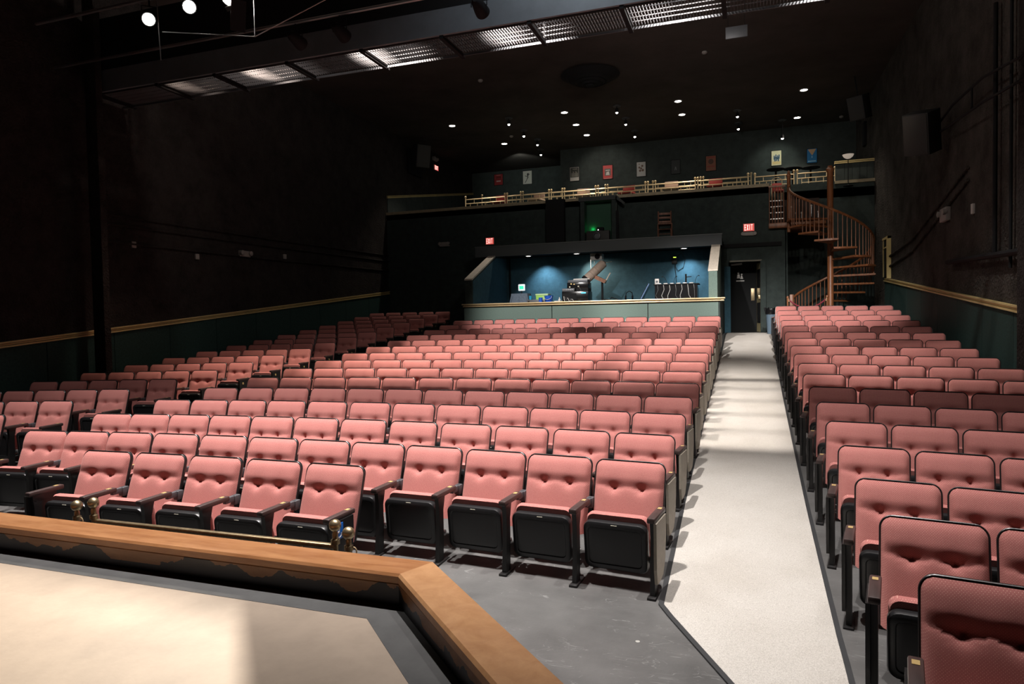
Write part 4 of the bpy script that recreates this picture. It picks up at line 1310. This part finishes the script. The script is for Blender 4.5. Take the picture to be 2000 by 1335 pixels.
# the lamp that throws the shuttered pool on the stage
lamp3 = t_lamp
L0 = Vector((-6.02, 7.0, 5.92))
pa, pb = Vector((-1.81, 2.06, .52)), Vector((-2.31, 2.61, .52))
tgt = Vector((-3.3, 1.75, .52))
Ls = L0 + Vector((.05, -.05, -.06))
tgt = Vector((-2.7, 1.55, .52))
spot('stage_pool_lamp', Ls, tgt, 5200, 30, .9, (1, .89, .75), .004)


def flap(pa, pb, keep, dist, label):
    mid = (pa + pb) / 2
    dd = (mid - Ls).normalized()
    e = (pb - pa).normalized()
    e = (e - dd * e.dot(dd)).normalized()
    nn = dd.cross(e).normalized()
    if nn.dot(keep - mid) > 0:
        nn = -nn
    c0 = Ls + dd * dist
    th_ = dd * .004
    q = [c0 - e * .36 * dist, c0 + e * .36 * dist, c0 + e * .36 * dist + nn * .34 * dist, c0 - e * .36 * dist + nn * .34 * dist]
    sh = MB().add(q + [v + th_ for v in q], [(0, 1, 2, 3), (7, 6, 5, 4), (0, 4, 5, 1), (1, 5, 6, 2), (2, 6, 7, 3), (3, 7, 4, 0)])
    o = sh.build('pool_flap', M_black, lamp3, smooth=False)  # added flap, free of the lamp body, cuts the edge of its pool
    o.location = -lamp3.location
    return o


flap(pa, pb, tgt, .50, 'larger black flap added before the rightmost stage lamp')
flap(Vector((-4.5, 2.66, .52)), Vector((-1.9, 2.56, .52)), tgt, .16, 'smaller black flap added before the rightmost stage lamp')

# ------------------------------------------------------------------ loudspeakers
def speaker(loc, rz, rx, w, d, h, label, ry=0., bl=.3):
    t = thing('loudspeaker', label, 'speaker', loc, rz)
    t.rotation_euler = (rx, ry, rz)
    MB().rbox(-w / 2, w / 2, -d / 2, d / 2, -h / 2, h / 2, .01).build('cabinet', mat('speaker_black_%d' % len(MATS), (.022, .022, .022), .6), t)
    MB().rbox(-w / 2 + .02, w / 2 - .02, -d / 2 - .012, -d / 2, -h / 2 + .02, h / 2 - .02, .004).build('grille', mat('speaker_grille_%d' % len(MATS), (.045, .043, .04), .8), t)
    MB().cyl((0, d / 2, 0), (0, d / 2 + bl, .1), .025, n=8).build('bracket', M_black, t)
    return t


speaker((-10.55, 21.4, 7.55), R(50), R(14), .50, .45, .75, 'tilted loudspeaker high on the left wall beside balcony', 0., .45)
single(MB().rbox(XL + .006, XL + .10, 21.5, 22.5, 7.05, 7.9, .01), 'black_panel', M_black, 'black rectangular panel on left wall beneath the tilted loudspeaker', 'panel')  # plain dark box flat on the side wall
speaker((2.95, 13.9, 5.05), R(-40), R(20), .45, .40, .72, 'dark loudspeaker on a boom by the right wall', R(8))
single(MB().rbox(XR - .08, XR, 22.9, 23.2, 6.9, 7.6, .01), 'black_panel', M_black, 'narrow black panel high on the right wall by balcony', 'panel')
sp3 = speaker((2.9, 20.6, 7.4), R(-35), R(18), .42, .4, .62, 'dark loudspeaker hung high right, above spiral stair', 0., .3)
MB().cyl((0, 0, .30), (0, 0, .82), .015, n=8).build('hanger', M_black, sp3)

# ------------------------------------------------------------------ brass rails at the foot of the stage
def stage_rail(x0, x1, y, h, label, posts):
    t = thing('brass_railing', label, 'railing', ((x0 + x1) / 2, y, 0), 0, 'stage front rails')
    w = (x1 - x0) / 2
    for sgn in posts:
        mb = MB()
        r = .016
        mb.lathe([(r * 2, 0), (r * 2, .02), (r, .04), (r, h - .08), (r * 1.6, h - .075), (r * 1.6, h - .05), (r, h - .045), (r * 1.1, h - .02), (r * .8, h)], (sgn * w, 0, 0), 14)
        q = .035
        mb.lathe([(q * math.sin(PI * k / 10), h + q - .004 - q * math.cos(PI * k / 10)) for k in range(11)], (sgn * w, 0, 0), 16)
        mb.build('post', M_oldbrass, t)
    MB().rbox(-w, w, -.018, .018, h - .105, h - .075, .01).build('top_rail', M_oldbrass, t)
    MB().cyl((-w, 0, h * .4), (w, 0, h * .4), .012, n=8).build('lower_rail', M_oldbrass, t)
    for k in range(1, 8):
        x = -w + 2 * w * k / 8
        MB().cyl((x, 0, h * .4), (x, 0, h - .10), .007, n=6).build('baluster', M_oldbrass, t)


stage_rail(-4.06, -2.22, 3.30, .70, 'brass ball-post rail behind the wooden curb, central length', (-1, 1))
for px, py, lab in ((-2.12, 3.28, 'single brass ball post at the right end of stage rail'), (-4.21, 3.30, 'single brass ball post at the left end of stage rail')):
    t = thing('brass_post', lab, 'post', (px, py, 0), 0)
    mb = MB()
    r = .016
    mb.lathe([(r * 2, 0), (r * 2, .02), (r, .04), (r, .60), (r * 1.6, .605), (r * 1.6, .63), (r, .635), (r * 1.1, .65), (r * .8, .67)], n=14)
    q = .036
    mb.lathe([(q * math.sin(PI * k / 10), .665 + q - q * math.cos(PI * k / 10)) for k in range(11)], n=16)
    mb.build('post', M_oldbrass, t)
    MB().tube([(.03 + .02 * math.cos(a), 0, .60 + .025 * math.sin(a)) for a in [2 * PI * k / 12 for k in range(12)]], .004, 6, closed=True).build('hook_ring', M_brass, t)

# ------------------------------------------------------------------ theatre seats
ZT, ZB = .80, .27


def back_half(z, hw, r=.062):
    if z > ZT - r:
        q = z - (ZT - r)
        return hw - (r - math.sqrt(max(0, r * r - q * q)))
    return hw


def back_y(z):
    return -.165 * (1 - (z - ZB) / (ZT - ZB))


def cushion_mesh(width):
    hw = width / 2 - .0045
    NX, NZ = 38, 46
    tx = hw * .40
    mb = MB()
    zs = [ZB + (ZT - .006 - ZB) * j / NZ for j in range(NZ + 1)]
    # denser rows near the top edge
    for j, z in enumerate(zs):
        h = back_half(z, hw)
        for i in range(NX + 1):
            u = -1 + 2 * i / NX
            x = h * u
            g = math.exp(-((abs(x) - tx) / .035) ** 2)
            zc = .612 - .014 * g
            if z > zc:
                q = (z - zc) / (ZT - zc)
                u_ = min(1, q / .45)
                a = .67 - .12 * math.exp(-((abs(x) - tx) / .05) ** 2)
                d = .052 * (a + (1 - a) * u_ * u_ * (3 - 2 * u_) ** 1.0) * (1 - .55 * q ** 2)
            else:
                s = (zc - z) / (zc - ZB)
                b_ = .86 - .12 * g
                d = .050 * (b_ + (1 - b_) * (1 - math.exp(-s / .07))) * (1 + .20 * s)
            dz = z - .600
            rad = math.hypot(abs(x) - tx, dz * (.55 if dz > 0 else 2.2))
            d -= .030 * math.exp(-rad / .024)
            e = min(h - abs(x), (ZT - .004 - z) * 1.1)
            d = d * (1 - math.exp(-max(0, e) / .016)) + .004
            mb.v.append((x, back_y(z) - d - .004, z))
    n = NX + 1
    for j in range(NZ):
        for i in range(NX):
            a = j * n + i
            mb.f.append((a, a + 1, a + n + 1, a + n))
    return mb.mesh('back_cushion', True, 70)


def outline(width, n=10, r=.062):
    hw = width / 2
    pts = [(-hw, ZB)]
    cz = ZT - r
    for k in range(n + 1):
        a = PI - (PI / 2) * k / n
        pts.append((-hw + r + r * math.cos(a), cz + r * math.sin(a)))
    for k in range(n + 1):
        a = PI / 2 - (PI / 2) * k / n
        pts.append((hw - r + r * math.cos(a), cz + r * math.sin(a)))
    pts.append((hw, ZB))
    return pts


def shell_mesh(width):
    o = outline(width)
    mb = MB()
    rings = []
    for dy, ins in ((-.004, 0), (.018, 0), (.032, .012), (.036, .03)):
        rings.append([(x * (1 - ins / (width / 2)), back_y(z) + dy, z - (ins if z > .5 else -ins * .3)) for x, z in o])
    mb.loft(rings)
    return mb.mesh('back_shell')


def rim_mesh(width):
    return MB().tube([(x, back_y(z) - .006, z) for x, z in outline(width)], .0056, 7).mesh('back_rim')


def rr(w, h, r, n=5):
    """rounded rectangle outline, centred, returns (x, z)"""
    pts = []
    for cx_, cz_, a0 in ((w - r, h - r, 0), (-w + r, h - r, PI / 2), (-w + r, -h + r, PI), (w - r, -h + r, 1.5 * PI)):
        for k in range(n + 1):
            a = a0 + (PI / 2) * k / n
            pts.append((cx_ + r * math.cos(a), cz_ + r * math.sin(a)))
    return pts


def place(pts, y, zc, tilt=.10):
    return [(x, y - z * tilt, zc + z) for x, z in pts]


def pan_mesh(width):
    w = width / 2 - .035
    zc, h = .285, .172
    mb = MB()
    rings = [place(rr(w - .004, h - .004, .05), -.375, zc), place(rr(w, h, .055), -.385, zc), place(rr(w, h, .055), -.418, zc),
             place(rr(w - .006, h - .006, .052), -.434, zc), place(rr(w - .020, h - .020, .045), -.442, zc),
             place(rr(w - .036, h - .040, .035), -.443, zc), place(rr(w - .041, h - .045, .032), -.436, zc), place(rr(w - .05, h - .055, .03), -.438, zc)]
    mb.loft(rings)
    return mb.mesh('seat_pan', True, 35)


def seatcush_mesh(width):
    w = width / 2 - .040
    zc, h = .325, .175
    mb = MB()
    rings = [place(rr(w - .03, h - .03, .05), -.288, zc), place(rr(w - .010, h - .010, .05), -.300, zc), place(rr(w, h, .05), -.325, zc), place(rr(w, h, .05), -.355, zc), place(rr(w - .008, h - .010, .05), -.374, zc)]
    mb.loft(rings)
    return mb.mesh('seat_cushion')


arm_me = MB().rbox(-.028, .028, -.545, -.225, .508, .546, .010, 2).mesh('armrest')
armtag_me = MB().box(-.014, .014, -.305, -.265, .546, .548).mesh('number_tag', False)
lg = MB()
lg.prism([(-.51, .512), (-.40, .512), (-.43, .40), (-.43, .22), (-.44, .02), (-.52, .02), (-.50, .22), (-.495, .40)], -.016, .016, 'x')
lg.rbox(-.030, .030, -.555, -.36, -.025, .018, .006)
leg_me = lg.mesh('leg')
pl_me = MB().rbox(-.022, .022, -.4565, -.4465, .428, .442, .002).mesh('number_plate')
bk_me = MB().rbox(-.024, .024, -.165, -.10, .455, .530, .006).rbox(-.016, .016, -.26, -.12, .485, .530, .004).mesh('back_bracket')
hg_me = MB().cyl((-.02, -.35, .20), (.02, -.35, .20), .022, n=12).cyl((-.028, -.35, .20), (.028, -.35, .20), .010, n=8).mesh('seat_hinge')
poly = [(-.54, .510), (-.265, .510), (-.265, .36), (-.30, .20), (-.36, .12), (-.44, .10), (-.52, .10), (-.54, .20)]
ep_me = MB().prism(poly, -.010, .010, 'x').mesh('end_panel', False)
disc_me = MB().lathe([(.020, -.003), (.020, .003)], n=16, axis='x').mesh('row_disc')
for me, m in ((arm_me, M_arm), (armtag_me, M_plate), (leg_me, M_frame_black), (pl_me, M_pale_plate), (bk_me, M_grey_metal), (hg_me, M_steel), (disc_me, M_plate)):
    me.materials.append(m)
ep_tan, ep_blk = ep_me.copy(), ep_me.copy()
ep_tan.materials.append(M_tan_end)
ep_blk.materials.append(M_frame_black)

KIT = {}
for key, wd in (('c', .526), ('s', .482)):
    KIT[key] = dict(back=cushion_mesh(wd), shell=shell_mesh(wd), rim=rim_mesh(wd), pan=pan_mesh(wd), seat=seatcush_mesh(wd))
    for n_, m in (('back', M_fab), ('shell', M_shell), ('rim', M_rim), ('pan', M_shell), ('seat', M_fab)):
        KIT[key][n_].materials.append(m)


def part(name, me, parent, loc=(0, 0, 0)):
    o = bpy.data.objects.new(name, me)
    C.objects.link(o)
    o.parent = parent
    o.location = loc
    return o


def side_set(t, x, end=None, mirror=1):
    a = part('armrest', arm_me, t, (x, 0, 0))
    part('number_tag', armtag_me, a)
    part('leg', leg_me, t, (x, 0, 0))
    if end:
        e = part('end_panel', ep_tan if end == 'tan' else ep_blk, t, (x + mirror * .027, 0, 0))
        if end == 'disc':
            part('row_disc', disc_me, e, (mirror * .012, -.44, .46))
    else:
        part('back_bracket', bk_me, t, (x, 0, 0))


def seat(x, y, z, th, key, sp, label, group, right=None, left=None, own_left=False):
    t = bpy.data.objects.new('theatre_seat', None)
    t.empty_display_size = .1
    C.objects.link(t)
    t.location = (x, y, z)
    t.rotation_euler = (0, 0, -th)
    tag(t, label, 'seat', group)
    k = KIT[key]
    part('back_cushion', k['back'], t)
    sh = part('back_shell', k['shell'], t)
    part('back_rim', k['rim'], sh)
    sc = part('seat_cushion', k['seat'], t)
    p = part('seat_pan', k['pan'], t)
    part('number_plate', pl_me, p)
    part('seat_hinge', hg_me, t, (sp / 2 - .035, 0, 0))
    side_set(t, sp / 2, right, 1)
    if own_left:
        side_set(t, -sp / 2, left, -1)
    return t


XC, YC = -4.0605, -23.4962
R1 = math.hypot(-.5452 - XC, 5.0341 - YC)
PITCH_R = .8658
SHIFT = {1: [0, 0, .01, 0, .01, .015, .02, .02, .015, .02, .05, .09],
         2: [-.017, -.03, -.053, -.072, -.09, -.107, -.113, -.105, -.087, -.067, -.04, 0],
         3: [0, .012, .02, .025, .028, .026, .017, 0, -.007, -.006, 0, .01],
         5: [.02, .035, .04, .05, .065, .06, .047, .028, .023, .017, .01, .01]}


def in_view(x, y, z, m=260):
    v = Vector((x, y, z)) - EYE
    d = v.dot(F)
    if d < .3:
        return False
    px = 1000 + 1333 * v.dot(RT2) / d
    return -m < px < 2000 + m


def arc(r, xe, sgn, i, w, sh=0.):
    RR = R1 + (r - 1) * PITCH_R
    th = math.asin((xe - XC) / RR) + (sgn * (i + .5) * w + sh) / RR
    x, y = XC + RR * math.sin(th), YC + RR * math.cos(th)
    return x, y, fz(y) - .036 if y > 4.3 else -.0, th


FAB = 'red tufted seat, '
for r_ in range(1, 15):
    for i in range(12):
        x, y, z, th = arc(r_, -.5452, -1, i, .56, SHIFT.get(r_, [0] * 12)[i])
        if not in_view(x, y, z):
            continue
        lab = FAB + ORD[i] + ' from carpeted aisle in ' + ORD[r_ - 1] + ' full row of centre block'
        seat(x, y, z, th, 'c', .56, lab, 'centre block seats', 'tan' if i == 0 else None, 'blk' if i == 11 else None, i == 11)
front = []
for i in range(5):
    x, y, z, th = arc(.2088, -2.735, -1, i, .585)
    lab = FAB + ORD[4 - i] + ' from left in the short five-seat front row'
    front.append(seat(x, y, z, th, 'c', .575, lab, 'short front row seats', 'blk' if i == 0 else None, 'blk' if i == 4 else None, i == 4))
for r_ in range(-1, 17):
    for i in range(5):
        x, y, z, th = arc(r_ + .1032, .6529, 1, i, .5152)
        if not in_view(x, y, z):
            continue
        lab = FAB + ORD[i] + ' from carpeted aisle in ' + ORD[r_ + 1] + ' row of right block'
        seat(x, y, z, th, 's', .515, lab, 'right block seats', 'blk' if i == 4 else None, 'blk', i == 0)
for r_ in range(2, 18):
    for i in range(5):
        x, y, z, th = arc(r_ - .0708, -8.3895, -1, i, .5272)
        if not in_view(x, y, z):
            continue
        lab = FAB + ORD[i] + ' from its inner aisle in ' + ORD[r_ - 2] + ' visible row of left block'
        seat(x, y, z, th, 's', .527, lab, 'left block seats', 'disc' if i == 0 else None, 'blk' if i == 4 else None, i == 4)

# blue access sign on the end of the short front row
sg = MB().rbox(-.004, .004, -.055, .055, -.055, .055, .003).build('access_sign', M_bluesign, front[0])
sg.location = (.575 / 2 + .043, -.46, .44)
wc = MB()
wc.tube([(.006, .022 * math.cos(a) + .004, -.018 + .022 * math.sin(a)) for a in [PI * .55 + 1.5 * PI * k / 14 for k in range(15)]], .003, 5)
wc.lathe([(.007, .004), (.007, .007)], (0, .004, .040), 10, 'x').box(.004, .007, .0, .008, -.008, .032).box(.004, .007, -.020, .008, -.010, -.004).box(.004, .007, -.034, -.018, -.034, -.028).bar((.0055, -.018, -.006), (.0055, -.028, -.032), .003, .006)
wc.build('wheelchair_symbol', M_white, sg, smooth=False)
